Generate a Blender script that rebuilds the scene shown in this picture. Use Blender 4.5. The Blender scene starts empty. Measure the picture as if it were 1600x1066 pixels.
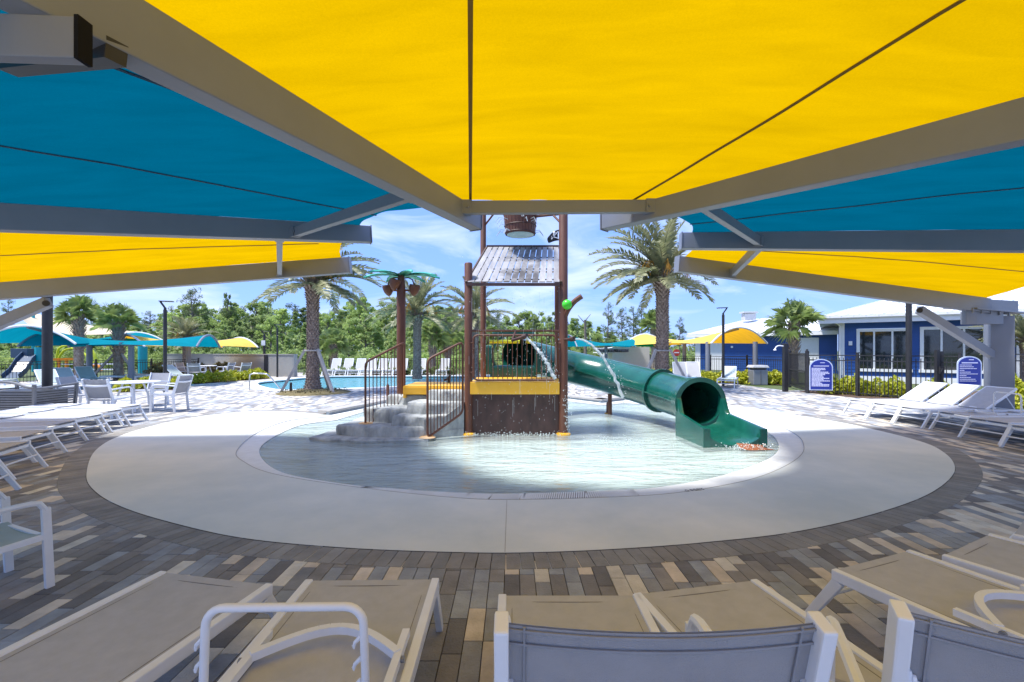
import bpy, bmesh, math, random
from math import sin, cos, pi, radians, sqrt, atan2
from mathutils import Vector, Matrix, noise
from mathutils.geometry import tessellate_polygon
random.seed(7)
S = bpy.context.scene
COL = S.collection
V = Vector

# ------------------------------------------------------------------ camera
CAMZ, HOR, FPX = 1.5, 548.0, 711.0
cd = bpy.data.cameras.new('camera')
cam = bpy.data.objects.new('camera', cd)
COL.objects.link(cam)
cam.location = (0, 0, CAMZ)
cam.rotation_euler = (pi / 2, 0, 0)
cd.sensor_width = 36
cd.lens = FPX / 1600 * 36
cd.shift_y = (HOR - 533) / 1600
cd.clip_start = 0.05
cd.clip_end = 3000
S.camera = cam

# ------------------------------------------------------------------ world, sun, exposure
SUN_DIR = V((-0.42, -0.10, 1.0)).normalized()          # towards the sun
w = bpy.data.worlds.new('World')
S.world = w
w.use_nodes = True
wn, wl = w.node_tree.nodes, w.node_tree.links
wn.clear()
wout = wn.new('ShaderNodeOutputWorld')
bg = wn.new('ShaderNodeBackground')
sky = wn.new('ShaderNodeTexSky')
sky.sky_type = 'NISHITA'
sky.sun_disc = False
sky.sun_elevation = math.asin(SUN_DIR.z)
sky.sun_rotation = atan2(SUN_DIR.x, SUN_DIR.y)
sky.air_density = 1.0
sky.dust_density = 0.25
sky.ozone_density = 2.5
bg.inputs['Strength'].default_value = 0.15
tc = wn.new('ShaderNodeTexCoord')
mp = wn.new('ShaderNodeMapping')
mp.inputs['Scale'].default_value = (1.3, 1.0, 4.2)
mp.inputs['Rotation'].default_value = (0.1, 0.22, 0.5)
nz = wn.new('ShaderNodeTexNoise')
nz.inputs['Scale'].default_value = 2.3
nz.inputs['Detail'].default_value = 9
nz.inputs['Roughness'].default_value = 0.56
nz.inputs['Distortion'].default_value = 0.7
cr = wn.new('ShaderNodeValToRGB')
cr.color_ramp.elements[0].position = 0.46
cr.color_ramp.elements[0].color = (0, 0, 0, 1)
cr.color_ramp.elements[1].position = 0.80
cr.color_ramp.elements[1].color = (1, 1, 1, 1)
tint = wn.new('ShaderNodeMix'); tint.data_type = 'RGBA'; tint.blend_type = 'MULTIPLY'
tint.inputs[0].default_value = 1.0
tint.inputs[7].default_value = (0.62, 0.72, 1.0, 1)
mx = wn.new('ShaderNodeMix'); mx.data_type = 'RGBA'
mx.inputs[7].default_value = (2.1, 2.25, 2.7, 1)
wl.new(tc.outputs['Generated'], mp.inputs[0])
wl.new(mp.outputs[0], nz.inputs['Vector'])
wl.new(nz.outputs['Fac'], cr.inputs[0])
wl.new(sky.outputs[0], tint.inputs[6])
flat = wn.new('ShaderNodeMix'); flat.data_type = 'RGBA'; flat.inputs[0].default_value = 0.86
flat.inputs[7].default_value = (0.47, 0.84, 1.98, 1)
wl.new(tint.outputs[2], flat.inputs[6])
wl.new(flat.outputs[2], mx.inputs[6])
wl.new(cr.outputs[0], mx.inputs[0])
wl.new(mx.outputs[2], bg.inputs[0])
wl.new(bg.outputs[0], wout.inputs[0])

sl = bpy.data.lights.new('sun', 'SUN')
sl.energy = 2.0
sl.angle = radians(9)
sl.color = (1.0, 0.955, 0.88)
sun = bpy.data.objects.new('sun', sl)
COL.objects.link(sun)
sun.rotation_euler = (-SUN_DIR).to_track_quat('-Z', 'Y').to_euler()

S.view_settings.view_transform = 'Standard'
S.view_settings.look = 'None'
S.view_settings.exposure = 1.95
S.view_settings.gamma = 1.0
S.view_settings.use_curve_mapping = False
S.cycles.max_bounces = 8
S.cycles.transparent_max_bounces = 24
S.cycles.diffuse_bounces = 4

# ------------------------------------------------------------------ helpers
def P(px, py, Y):
    return V(((px - 800) / FPX * Y, Y, CAMZ - (py - HOR) / FPX * Y))

def G(px, py, z=0.0):
    Y = (CAMZ - z) * FPX / (py - HOR)
    return V(((px - 800) / FPX * Y, Y, z))

MATS = {}
def mat(name, col, rough=0.6, metal=0.0, var=0.12, vscale=6.0, bump=0.0, bscale=60.0,
        col2=None, trans=0.0, rand=0.0, spec=0.5, stretch=None, ramp=(0.35, 0.7), coat=0.0):
    if name in MATS: return MATS[name]
    m = bpy.data.materials.new(name); m.use_nodes = True
    n, l = m.node_tree.nodes, m.node_tree.links
    bs = n['Principled BSDF']; out = n['Material Output']
    geo = n.new('ShaderNodeNewGeometry')
    mpp = n.new('ShaderNodeMapping'); l.new(geo.outputs['Position'], mpp.inputs[0])
    if stretch: mpp.inputs['Scale'].default_value = stretch
    nt = n.new('ShaderNodeTexNoise'); nt.inputs['Scale'].default_value = vscale
    nt.inputs['Detail'].default_value = 7; nt.inputs['Roughness'].default_value = 0.62
    l.new(mpp.outputs[0], nt.inputs['Vector'])
    rp = n.new('ShaderNodeValToRGB'); l.new(nt.outputs['Fac'], rp.inputs[0])
    c = V(col)
    ca = c * (1 - var) if col2 is None else c
    cb = c * (1 + var) if col2 is None else V(col2)
    rp.color_ramp.elements[0].position = ramp[0]; rp.color_ramp.elements[0].color = (*ca, 1)
    rp.color_ramp.elements[1].position = ramp[1]; rp.color_ramp.elements[1].color = (*cb, 1)
    csock = rp.outputs[0]
    if rand > 0:
        oi = n.new('ShaderNodeObjectInfo')
        hs = n.new('ShaderNodeHueSaturation')
        mr = n.new('ShaderNodeMapRange'); mr.inputs[3].default_value = 1 - rand; mr.inputs[4].default_value = 1 + rand
        l.new(oi.outputs['Random'], mr.inputs[0]); l.new(mr.outputs[0], hs.inputs['Value'])
        l.new(csock, hs.inputs['Color']); csock = hs.outputs[0]
    l.new(csock, bs.inputs['Base Color'])
    bs.inputs['Roughness'].default_value = rough
    bs.inputs['Metallic'].default_value = metal
    bs.inputs['Specular IOR Level'].default_value = spec
    if coat: bs.inputs['Coat Weight'].default_value = coat; bs.inputs['Coat Roughness'].default_value = 0.15
    if bump > 0:
        n2 = n.new('ShaderNodeTexNoise'); n2.inputs['Scale'].default_value = bscale; n2.inputs['Detail'].default_value = 4
        l.new(mpp.outputs[0], n2.inputs['Vector'])
        bp = n.new('ShaderNodeBump'); bp.inputs['Strength'].default_value = bump; bp.inputs['Distance'].default_value = 0.02
        l.new(n2.outputs['Fac'], bp.inputs['Height']); l.new(bp.outputs[0], bs.inputs['Normal'])
    if trans > 0:
        tr = n.new('ShaderNodeBsdfTranslucent'); l.new(csock, tr.inputs[0])
        ms = n.new('ShaderNodeMixShader'); ms.inputs[0].default_value = trans
        l.new(bs.outputs[0], ms.inputs[1]); l.new(tr.outputs[0], ms.inputs[2]); l.new(ms.outputs[0], out.inputs[0])
    MATS[name] = m
    return m

def fabric(name, col, tcol, trans=0.6, wrinkle=0.10):
    m = bpy.data.materials.new(name); m.use_nodes = True
    n, l = m.node_tree.nodes, m.node_tree.links
    n.remove(n['Principled BSDF']); out = n['Material Output']
    geo = n.new('ShaderNodeNewGeometry')
    fine = n.new('ShaderNodeTexNoise'); fine.inputs['Scale'].default_value = 90; fine.inputs['Detail'].default_value = 4; fine.inputs['Roughness'].default_value = 0.8
    big = n.new('ShaderNodeTexNoise'); big.inputs['Scale'].default_value = 1.7; big.inputs['Detail'].default_value = 8; big.inputs['Distortion'].default_value = 0.5
    mp2 = n.new('ShaderNodeMapping'); mp2.inputs['Scale'].default_value = (0.6, 3.4, 1); mp2.inputs['Rotation'].default_value = (0, 0, 0.75)
    l.new(geo.outputs['Position'], mp2.inputs[0])
    l.new(geo.outputs['Position'], fine.inputs['Vector']); l.new(mp2.outputs[0], big.inputs['Vector'])
    add = n.new('ShaderNodeMath'); add.operation = 'MULTIPLY_ADD'
    l.new(fine.outputs['Fac'], add.inputs[0]); add.inputs[1].default_value = 0.9; l.new(big.outputs['Fac'], add.inputs[2])
    mr = n.new('ShaderNodeMapRange'); mr.inputs[1].default_value = 0.6; mr.inputs[2].default_value = 1.3
    mr.inputs[3].default_value = 0.85; mr.inputs[4].default_value = 1.14
    l.new(add.outputs[0], mr.inputs[0])
    def vm(c):
        x = n.new('ShaderNodeMix'); x.data_type = 'RGBA'; x.blend_type = 'MULTIPLY'; x.inputs[0].default_value = 1
        x.inputs[6].default_value = (*c, 1); l.new(mr.outputs[0], x.inputs[7]); return x.outputs[2]
    d = n.new('ShaderNodeBsdfDiffuse'); t = n.new('ShaderNodeBsdfTranslucent')
    l.new(vm(col), d.inputs[0]); l.new(vm(tcol), t.inputs[0])
    bp = n.new('ShaderNodeBump'); bp.inputs['Strength'].default_value = wrinkle; bp.inputs['Distance'].default_value = 0.06
    l.new(big.outputs['Fac'], bp.inputs['Height']); l.new(bp.outputs[0], d.inputs['Normal']); l.new(bp.outputs[0], t.inputs['Normal'])
    ms = n.new('ShaderNodeMixShader'); ms.inputs[0].default_value = trans
    l.new(d.outputs[0], ms.inputs[1]); l.new(t.outputs[0], ms.inputs[2]); l.new(ms.outputs[0], out.inputs[0])
    return m

class MB:
    """collects faces of one mesh"""
    def __init__(s): s.v = []; s.f = []; s.mi = []
    def add(s, vs, fs, mi=0):
        o = len(s.v); s.v += [tuple(p) for p in vs]
        for f in fs: s.f.append([i + o for i in f]); s.mi.append(mi)
    def box(s, c, size, rz=0.0, mi=0, R=None):
        hx, hy, hz = size[0] / 2, size[1] / 2, size[2] / 2
        M = R if R is not None else Matrix.Rotation(rz, 3, 'Z')
        c = V(c)
        vs = [c + M @ V((x * hx, y * hy, z * hz)) for x in (-1, 1) for y in (-1, 1) for z in (-1, 1)]
        s.add(vs, [(0, 1, 3, 2), (4, 6, 7, 5), (0, 4, 5, 1), (2, 3, 7, 6), (0, 2, 6, 4), (1, 5, 7, 3)], mi)
    def beam(s, a, b, w_, h, w1=None, h1=None, mi=0, up=(0, 0, 1)):
        """rectangular bar from a to b; w sideways, h along up"""
        a, b = V(a), V(b); d = (b - a).normalized(); u = V(up)
        if abs(d.dot(u)) > 0.98: u = V((0, 1, 0))
        sd = d.cross(u).normalized(); u = sd.cross(d).normalized()
        w1 = w_ if w1 is None else w1; h1 = h if h1 is None else h1
        vs = []
        for p, ww, hh in ((a, w_, h), (b, w1, h1)):
            for x, y in ((-1, -1), (1, -1), (1, 1), (-1, 1)):
                vs.append(p + sd * x * ww / 2 + u * y * hh / 2)
        s.add(vs, [(3, 2, 1, 0), (4, 5, 6, 7), (0, 1, 5, 4), (1, 2, 6, 5), (2, 3, 7, 6), (3, 0, 4, 7)], mi)
    def tube(s, pts, r, n=8, mi=0, closed=False, cap=True):
        pts = [V(p) for p in pts]; N = len(pts); rs = r if isinstance(r, (list, tuple)) else [r] * N
        vs = []; prev = None
        for i, p in enumerate(pts):
            if closed: d = pts[(i + 1) % N] - pts[i - 1]
            else: d = pts[min(i + 1, N - 1)] - pts[max(i - 1, 0)]
            d = d.normalized() if d.length > 1e-9 else V((0, 0, 1))
            if prev is None:
                u = V((0, 0, 1)) if abs(d.z) < 0.9 else V((1, 0, 0))
                prev = d.cross(u).normalized()
            prev = (prev - d * prev.dot(d)).normalized()
            q = d.cross(prev)
            for k in range(n):
                a = 2 * pi * k / n
                vs.append(p + (prev * cos(a) + q * sin(a)) * rs[i])
        fs = []
        for i in range(N if closed else N - 1):
            j = (i + 1) % N
            for k in range(n):
                k2 = (k + 1) % n
                fs.append((i * n + k, i * n + k2, j * n + k2, j * n + k))
        if not closed and cap:
            fs.append(tuple(range(n))[::-1]); fs.append(tuple((N - 1) * n + k for k in range(n)))
        s.add(vs, fs, mi)
    def lathe(s, prof, c=(0, 0, 0), n=16, mi=0, cap=True):
        c = V(c); vs = []
        for r, z in prof:
            for k in range(n):
                a = 2 * pi * k / n; vs.append(c + V((r * cos(a), r * sin(a), z)))
        fs = []
        for i in range(len(prof) - 1):
            for k in range(n):
                k2 = (k + 1) % n; fs.append((i * n + k, i * n + k2, (i + 1) * n + k2, (i + 1) * n + k))
        if cap:
            fs.append(tuple(range(n))[::-1]); fs.append(tuple((len(prof) - 1) * n + k for k in range(n)))
        s.add(vs, fs, mi)
    def prism(s, poly, z0, z1, mi=0, inset=0.0):
        """poly: list of (x,y), counterclockwise"""
        n = len(poly); cx = sum(p[0] for p in poly) / n; cy = sum(p[1] for p in poly) / n
        vs = [V((p[0], p[1], z0)) for p in poly] + [V((p[0] + (cx - p[0]) * inset, p[1] + (cy - p[1]) * inset, z1)) for p in poly]
        fs = [tuple(range(n))[::-1], tuple(range(n, 2 * n))] + [(i, (i + 1) % n, (i + 1) % n + n, i + n) for i in range(n)]
        s.add(vs, fs, mi)
    def grid(s, fn, nu, nv, mi=0):
        vs = [fn(i / nu, j / nv) for i in range(nu + 1) for j in range(nv + 1)]
        fs = [(i * (nv + 1) + j, (i + 1) * (nv + 1) + j, (i + 1) * (nv + 1) + j + 1, i * (nv + 1) + j + 1) for i in range(nu) for j in range(nv)]
        s.add(vs, fs, mi)
    def mesh(s, name, mats, smooth=False, bevel=0.0, wn_=False):
        me = bpy.data.meshes.new(name)
        me.from_pydata(s.v, [], s.f)
        if not isinstance(mats, (list, tuple)): mats = [mats]
        for m in mats: me.materials.append(m)
        if len(mats) > 1: me.polygons.foreach_set('material_index', s.mi)
        if bevel > 0:
            bm = bmesh.new(); bm.from_mesh(me)
            bm.normal_update()
            es = [e for e in bm.edges if len(e.link_faces) == 2 and e.calc_face_angle(0) > 0.6]
            bmesh.ops.bevel(bm, geom=es, offset=bevel, segments=2, affect='EDGES', profile=0.6, clamp_overlap=True)
            bm.to_mesh(me); bm.free()
        if smooth:
            me.polygons.foreach_set('use_smooth', [True] * len(me.polygons))
            try: me.set_sharp_from_angle(angle=radians(smooth if smooth is not True else 40))
            except Exception: pass
        me.update()
        return me

def link(name, me, parent=None, loc=None, rz=None):
    o = bpy.data.objects.new(name, me); COL.objects.link(o)
    if parent is not None: o.parent = parent
    if loc is not None: o.location = loc
    if rz is not None: o.rotation_euler = (0, 0, rz)
    return o

def obj(name, mb, mats, parent=None, smooth=False, bevel=0.0, loc=None, rz=None):
    return link(name, mb.mesh(name, mats, smooth, bevel), parent, loc, rz)

def tag(o, label=None, cat=None, group=None, kind=None):
    if label: o['label'] = label
    if cat: o['category'] = cat
    if group: o['group'] = group
    if kind: o['kind'] = kind
    return o

def thing(name, label, cat, loc=(0, 0, 0), rz=0.0, group=None):
    o = bpy.data.objects.new(name, None); COL.objects.link(o)
    o.empty_display_size = 0.2
    o.location = loc; o.rotation_euler = (0, 0, rz)
    return tag(o, label, cat, group)

def dup(root, loc, rz=0.0, label=None, group=None, scale=None):
    r = root.copy(); COL.objects.link(r); r.location = loc; r.rotation_euler = (0, 0, rz)
    if scale: r.scale = (scale,) * 3 if not isinstance(scale, (tuple, list)) else scale
    if label: r['label'] = label
    if group: r['group'] = group
    def rec(a, b):
        for ch in a.children:
            c = ch.copy(); COL.objects.link(c); c.parent = b; rec(ch, c)
    rec(root, r)
    return r

def catmull(pts, step=0.08, closed=True):
    n = len(pts); out = []
    for i in range(n if closed else n - 1):
        if closed: p0, p1, p2, p3 = pts[i - 1], pts[i], pts[(i + 1) % n], pts[(i + 2) % n]
        else: p0, p1, p2, p3 = pts[max(i - 1, 0)], pts[i], pts[i + 1], pts[min(i + 2, n - 1)]
        k = max(1, int((V(p2) - V(p1)).length / step))
        for j in range(k):
            t = j / k
            out.append(tuple(0.5 * (2 * p1[a] + (p2[a] - p0[a]) * t + (2 * p0[a] - 5 * p1[a] + 4 * p2[a] - p3[a]) * t * t + (3 * p1[a] - p0[a] - 3 * p2[a] + p3[a]) * t ** 3) for a in range(len(p1))))
    if not closed: out.append(tuple(pts[-1]))
    return out

def inside(x, y, poly):
    r = False; n = len(poly); j = n - 1
    for i in range(n):
        xi, yi = poly[i][0], poly[i][1]; xj, yj = poly[j][0], poly[j][1]
        if (yi > y) != (yj > y) and x < (xj - xi) * (y - yi) / (yj - yi) + xi: r = not r
        j = i
    return r

def sheet(name, loops, z, m, zf=None):
    """flat polygon with holes"""
    ls = [[V((p[0], p[1], 0)) for p in lp] for lp in loops]
    tris = tessellate_polygon(ls)
    vs = [V((p.x, p.y, zf(p.x, p.y) if zf else z)) for lp in ls for p in lp]
    mb = MB()
    fs = []
    for t in tris:
        a, b, c = (vs[i] for i in t)
        fs.append(tuple(t) if (b - a).cross(c - a).z > 0 else tuple(reversed(t)))
    mb.add(vs, fs)
    return obj(name, mb, m)

# ------------------------------------------------------------------ materials
M_alu = mat('white_powder_coat', (0.73, 0.77, 0.83), 0.38, var=0.03, vscale=9)
M_sling = mat('taupe_sling', (0.44, 0.455, 0.49), 0.8, var=0.06, vscale=14, bump=0.25, bscale=420)
M_sling_back = mat('grey_sling', (0.36, 0.37, 0.40), 0.78, var=0.06, vscale=10, bump=0.3, bscale=420, trans=0.15)
M_sling_teal = mat('pale_grey_green_sling', (0.40, 0.47, 0.46), 0.8, var=0.06, bump=0.2, bscale=400)
M_steel = mat('grey_painted_steel', (0.19, 0.21, 0.255), 0.42, var=0.05, vscale=2.2, bump=0.04, bscale=30)
M_dark = mat('black_painted_metal', (0.022, 0.022, 0.025), 0.45, var=0.2)
M_rust = mat('brown_weathered_metal', (0.085, 0.028, 0.016), 0.55, col2=(0.16, 0.065, 0.036), vscale=7, bump=0.15, bscale=25, stretch=(1, 1, 0.35), ramp=(0.3, 0.75))
M_rustd = mat('dark_brown_panel', (0.038, 0.018, 0.015), 0.55, col2=(0.085, 0.04, 0.034), vscale=5, bump=0.2, bscale=30, stretch=(1, 1, 0.5))
M_yel_metal = mat('yellow_platform_paint', (0.80, 0.40, 0.012), 0.38, col2=(0.86, 0.47, 0.04), vscale=5, ramp=(0.2, 0.6))
M_green = mat('green_fibreglass', (0.003, 0.070, 0.052), 0.24, col2=(0.009, 0.115, 0.088), vscale=3, coat=0.5)
M_leafgreen = mat('painted_green_metal', (0.02, 0.28, 0.20), 0.4, col2=(0.05, 0.38, 0.28))
M_lime = mat('lime_green_plastic', (0.06, 0.62, 0.03), 0.35, var=0.05)
M_rock = mat('grey_sculpted_concrete', (0.17, 0.19, 0.20), 0.8, col2=(0.42, 0.45, 0.455), vscale=5.5, bump=1.0, bscale=16, ramp=(0.30, 0.62), stretch=(1, 1, 0.45))
M_conc = mat('pale_pool_concrete', (0.555, 0.60, 0.585), 0.7, col2=(0.74, 0.75, 0.705), vscale=0.8, bump=0.12, bscale=90)
M_gutter = mat('white_gutter_concrete', (0.70, 0.72, 0.72), 0.6, var=0.06)
M_grass = mat('grass', (0.05, 0.085, 0.025), 0.9, col2=(0.11, 0.13, 0.045), vscale=1.2, bump=0.6, bscale=20)
M_mulch = mat('mulch', (0.06, 0.035, 0.022), 0.95, col2=(0.14, 0.09, 0.055), vscale=20, bump=0.9, bscale=35)
M_joint = mat('joint_sand', (0.075, 0.068, 0.06), 0.95, var=0.2, vscale=30)
M_tile = mat('dark_waterline_tile', (0.10, 0.14, 0.19), 0.25, col2=(0.24, 0.29, 0.34), vscale=20)
M_coping = mat('grey_coping', (0.36, 0.35, 0.335), 0.8, var=0.12, vscale=6, bump=0.2)
M_white = mat('white_wall_paint', (0.76, 0.77, 0.78), 0.6, var=0.03)
M_blue = mat('blue_lap_siding', (0.010, 0.065, 0.26), 0.5, var=0.08, vscale=2)
M_roof = mat('white_metal_roof', (0.70, 0.74, 0.79), 0.4, var=0.04, vscale=1)
M_glass = mat('dark_window_glass', (0.02, 0.028, 0.03), 0.04, var=0.3, spec=0.9)
M_greywall = mat('grey_render', (0.29, 0.29, 0.28), 0.85, var=0.06, vscale=1.0, bump=0.1)
M_teal = mat('teal_painted_steel', (0.0, 0.33, 0.40), 0.4, var=0.06)
M_orange = mat('orange_plastic', (0.80, 0.26, 0.02), 0.4, var=0.06)
M_yellowp = mat('lime_yellow_plastic', (0.60, 0.66, 0.03), 0.4, var=0.06)
M_navy = mat('slate_blue_plastic', (0.04, 0.075, 0.13), 0.35, var=0.1)
M_wood = mat('weathered_wood', (0.30, 0.28, 0.27), 0.85, col2=(0.45, 0.43, 0.41), vscale=9, stretch=(1, 1, 0.2))
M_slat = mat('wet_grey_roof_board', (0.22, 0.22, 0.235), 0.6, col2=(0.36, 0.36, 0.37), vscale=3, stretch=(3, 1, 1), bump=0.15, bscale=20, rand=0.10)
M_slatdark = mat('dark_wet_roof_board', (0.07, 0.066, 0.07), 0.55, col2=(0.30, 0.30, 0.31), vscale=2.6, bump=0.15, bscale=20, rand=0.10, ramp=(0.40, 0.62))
M_trunk2 = mat('sabal_trunk', (0.26, 0.20, 0.165), 0.9, col2=(0.50, 0.44, 0.38), vscale=8, bump=0.6, bscale=18)
M_trunk = mat('palm_trunk', (0.15, 0.105, 0.085), 0.9, col2=(0.38, 0.31, 0.265), vscale=11, bump=0.8, bscale=18)
M_boots = mat('palm_boots', (0.20, 0.15, 0.115), 0.9, col2=(0.42, 0.35, 0.28), vscale=9, bump=0.6, bscale=18)
M_bark = mat('grey_bark', (0.10, 0.085, 0.07), 0.9, col2=(0.24, 0.21, 0.18), vscale=3, stretch=(1, 1, 0.3))
M_frond = mat('date_palm_leaflets', (0.15, 0.18, 0.085), 0.45, col2=(0.38, 0.37, 0.21), vscale=2.2, trans=0.35)
M_frondo = mat('orange_palm_stalk', (0.55, 0.28, 0.04), 0.7, var=0.2)
M_fan = mat('sabal_palm_leaf', (0.20, 0.30, 0.08), 0.45, col2=(0.48, 0.56, 0.22), vscale=2.0, trans=0.4)
M_lf1 = mat('fresh_green_foliage', (0.27, 0.38, 0.10), 0.6, col2=(0.47, 0.57, 0.21), vscale=0.9, trans=0.5, rand=0.28)
M_lf2 = mat('dull_green_foliage', (0.20, 0.29, 0.09), 0.6, col2=(0.40, 0.49, 0.20), vscale=0.9, trans=0.5, rand=0.28)
M_pine = mat('pine_needles', (0.09, 0.13, 0.05), 0.7, col2=(0.2, 0.26, 0.10), vscale=1.0, trans=0.25, rand=0.2)
M_hedge = mat('yellow_green_hedge_leaf', (0.26, 0.33, 0.015), 0.5, col2=(0.62, 0.58, 0.05), vscale=7, trans=0.35)
M_foun = mat('dark_grey_green_grass', (0.10, 0.13, 0.06), 0.7, col2=(0.22, 0.2, 0.12), vscale=3, trans=0.3)
M_signblue = mat('blue_sign_face', (0.012, 0.03, 0.27), 0.35, var=0.04)
M_signline = mat('white_sign_lettering', (0.62, 0.63, 0.85), 0.5, var=0.02)
M_signedge = mat('pale_sign_border', (0.55, 0.62, 0.78), 0.5, var=0.02)
M_mark = mat('grey_deck_lettering', (0.12, 0.12, 0.12), 0.7, var=0.2)
M_black = mat('black_flag_cloth', (0.012, 0.013, 0.02), 0.8)
M_binslat = mat('grey_slat_metal', (0.16, 0.165, 0.175), 0.45, var=0.1)
M_chrome = mat('brushed_steel_rail', (0.6, 0.6, 0.6), 0.2, metal=1.0, var=0.03)
M_cream = mat('cream_shade_cloth', (0.78, 0.66, 0.50), 0.8, var=0.04, trans=0.35)
M_red = mat('red_sign', (0.6, 0.05, 0.03), 0.5)
M_yfab = fabric('yellow_shade_cloth', (0.40, 0.235, 0.003), (0.80, 0.475, 0.0), 0.37)
M_bfab = fabric('blue_shade_cloth', (0.0, 0.062, 0.108), (0.0, 0.13, 0.215), 0.33)
M_yfab2 = fabric('pale_yellow_shade_cloth', (0.92, 0.68, 0.16), (0.9, 0.45, 0.01), 0.4, 0.1)
M_bfab2 = fabric('teal_shade_cloth', (0.01, 0.25, 0.33), (0.0, 0.20, 0.28), 0.4, 0.1)

def water_mat(name, tintc, diffc, dfac, bumps, rough=0.09, fres=1.33):
    m = bpy.data.materials.new(name); m.use_nodes = True
    n, l = m.node_tree.nodes, m.node_tree.links
    n.remove(n['Principled BSDF']); out = n['Material Output']
    geo = n.new('ShaderNodeNewGeometry'); mp2 = n.new('ShaderNodeMapping')
    mp2.inputs['Scale'].default_value = (0.55, 1.5, 1); l.new(geo.outputs['Position'], mp2.inputs[0])
    prev = None
    for sc, st in bumps:
        t = n.new('ShaderNodeTexNoise'); t.inputs['Scale'].default_value = sc; t.inputs['Detail'].default_value = 4
        t.inputs['Distortion'].default_value = 0.8
        l.new(mp2.outputs[0], t.inputs['Vector'])
        b = n.new('ShaderNodeBump'); b.inputs['Strength'].default_value = st; b.inputs['Distance'].default_value = 0.12 / sc * 3
        l.new(t.outputs['Fac'], b.inputs['Height'])
        if prev: l.new(prev.outputs[0], b.inputs['Normal'])
        prev = b
    fr = n.new('ShaderNodeFresnel'); fr.inputs['IOR'].default_value = fres; l.new(prev.outputs[0], fr.inputs['Normal'])
    gl = n.new('ShaderNodeBsdfGlossy'); gl.inputs['Roughness'].default_value = rough; l.new(prev.outputs[0], gl.inputs['Normal'])
    tr = n.new('ShaderNodeBsdfTransparent'); tr.inputs[0].default_value = (*tintc, 1)
    df = n.new('ShaderNodeBsdfDiffuse'); df.inputs[0].default_value = (*diffc, 1); l.new(prev.outputs[0], df.inputs['Normal'])
    m1 = n.new('ShaderNodeMixShader'); m1.inputs[0].default_value = dfac
    l.new(tr.outputs[0], m1.inputs[1]); l.new(df.outputs[0], m1.inputs[2])
    m2 = n.new('ShaderNodeMixShader'); l.new(fr.outputs[0], m2.inputs[0])
    l.new(m1.outputs[0], m2.inputs[1]); l.new(gl.outputs[0], m2.inputs[2]); l.new(m2.outputs[0], out.inputs[0])
    return m
M_water = water_mat('shallow_rippled_water', (0.90, 0.97, 0.97), (0.58, 0.67, 0.665), 0.42, [(2.2, 0.4), (9, 0.5), (26, 0.35)])
M_pool = water_mat('blue_pool_water', (0.72, 0.93, 0.97), (0.16, 0.55, 0.68), 0.55, [(1.6, 0.5), (7, 0.5)], rough=0.15, fres=1.2)
M_spray = mat('white_water_spray', (0.66, 0.73, 0.75), 0.12, var=0.05, trans=0.4)
M_poolfloor = mat('pale_blue_pool_plaster', (0.35, 0.62, 0.70), 0.7, var=0.08)
M_basin = mat('pale_green_basin_plaster', (0.56, 0.62, 0.60), 0.7, col2=(0.68, 0.73, 0.71), vscale=1.5)
# ================================================================== GROUND
def gp(lst): return [(G(a, b).x, G(a, b).y) for a, b in lst]
FAR = [(1250, 650), (1190, 640), (1140, 634), (1060, 628), (975, 626), (940, 630), (890, 624), (830, 618), (760, 612), (700, 613),
       (640, 622), (580, 636), (515, 649)]
pad_px = [(813, 865), (950, 860), (1100, 849), (1250, 831), (1380, 800), (1460, 768), (1492, 735), (1475, 708), (1430, 688), (1330, 664)]
pad_px2 = [(455, 644), (400, 643), (330, 649), (260, 661), (190, 681), (150, 704), (135, 742), (150, 770), (200, 797), (300, 826), (400, 845), (550, 858), (700, 864)]
near_curve = catmull(gp([(515, 649)] + pad_px2 + pad_px + [(1250, 650)]), 0.10, closed=False)
far_line = gp(FAR)
PAD = near_curve[:-1] + far_line[:-1]
bas_near = catmull(gp([(515, 652), (455, 657), (405, 675), (370, 705), (385, 725), (430, 742), (540, 760), (700, 778), (813, 782), (1000, 776), (1100, 765), (1190, 745),
                       (1245, 718), (1256, 697), (1240, 677), (1190, 655), (1140, 640), (1060, 631.5)]), 0.10, closed=False)
inner_far = gp([(975, 628.5), (940, 632), (890, 626), (830, 620), (760, 614), (700, 615), (640, 624), (580, 638)])
BAS = bas_near + inner_far
wat_near = catmull(gp([(525, 656), (470, 664), (425, 684), (405, 705), (430, 733), (500, 750), (640, 766), (813, 771), (1000, 764), (1130, 742), (1205, 714),
                       (1216, 692), (1195, 672), (1150, 652), (1060, 635)]), 0.10, closed=False)
WAT = wat_near + gp([(975, 629.5), (940, 633), (890, 627), (830, 621), (760, 615), (700, 616), (640, 625), (582, 639)])

# main pool outline
POOL = catmull(gp([(393, 603), (398, 598), (430, 595), (470, 591), (520, 588.6), (640, 588), (740, 588), (800, 588), (850, 590),
                   (830, 598), (740, 604), (640, 605), (560, 608), (470, 611), (420, 610)]), 0.4)
rect = lambda x0, y0, x1, y1: [(x0, y0), (x1, y0), (x1, y1), (x0, y1)]
DECK = [(-24, -8), (24, -8), (24, 17.2), (10.2, 17.2), (9.5, 24.5), (4, 27.5), (-2, 31), (-20, 31), (-24, 24)]
terrain = tag(sheet('ground', [rect(-900, -300, 900, 1500), DECK], -0.02, M_grass), kind='structure')

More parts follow.
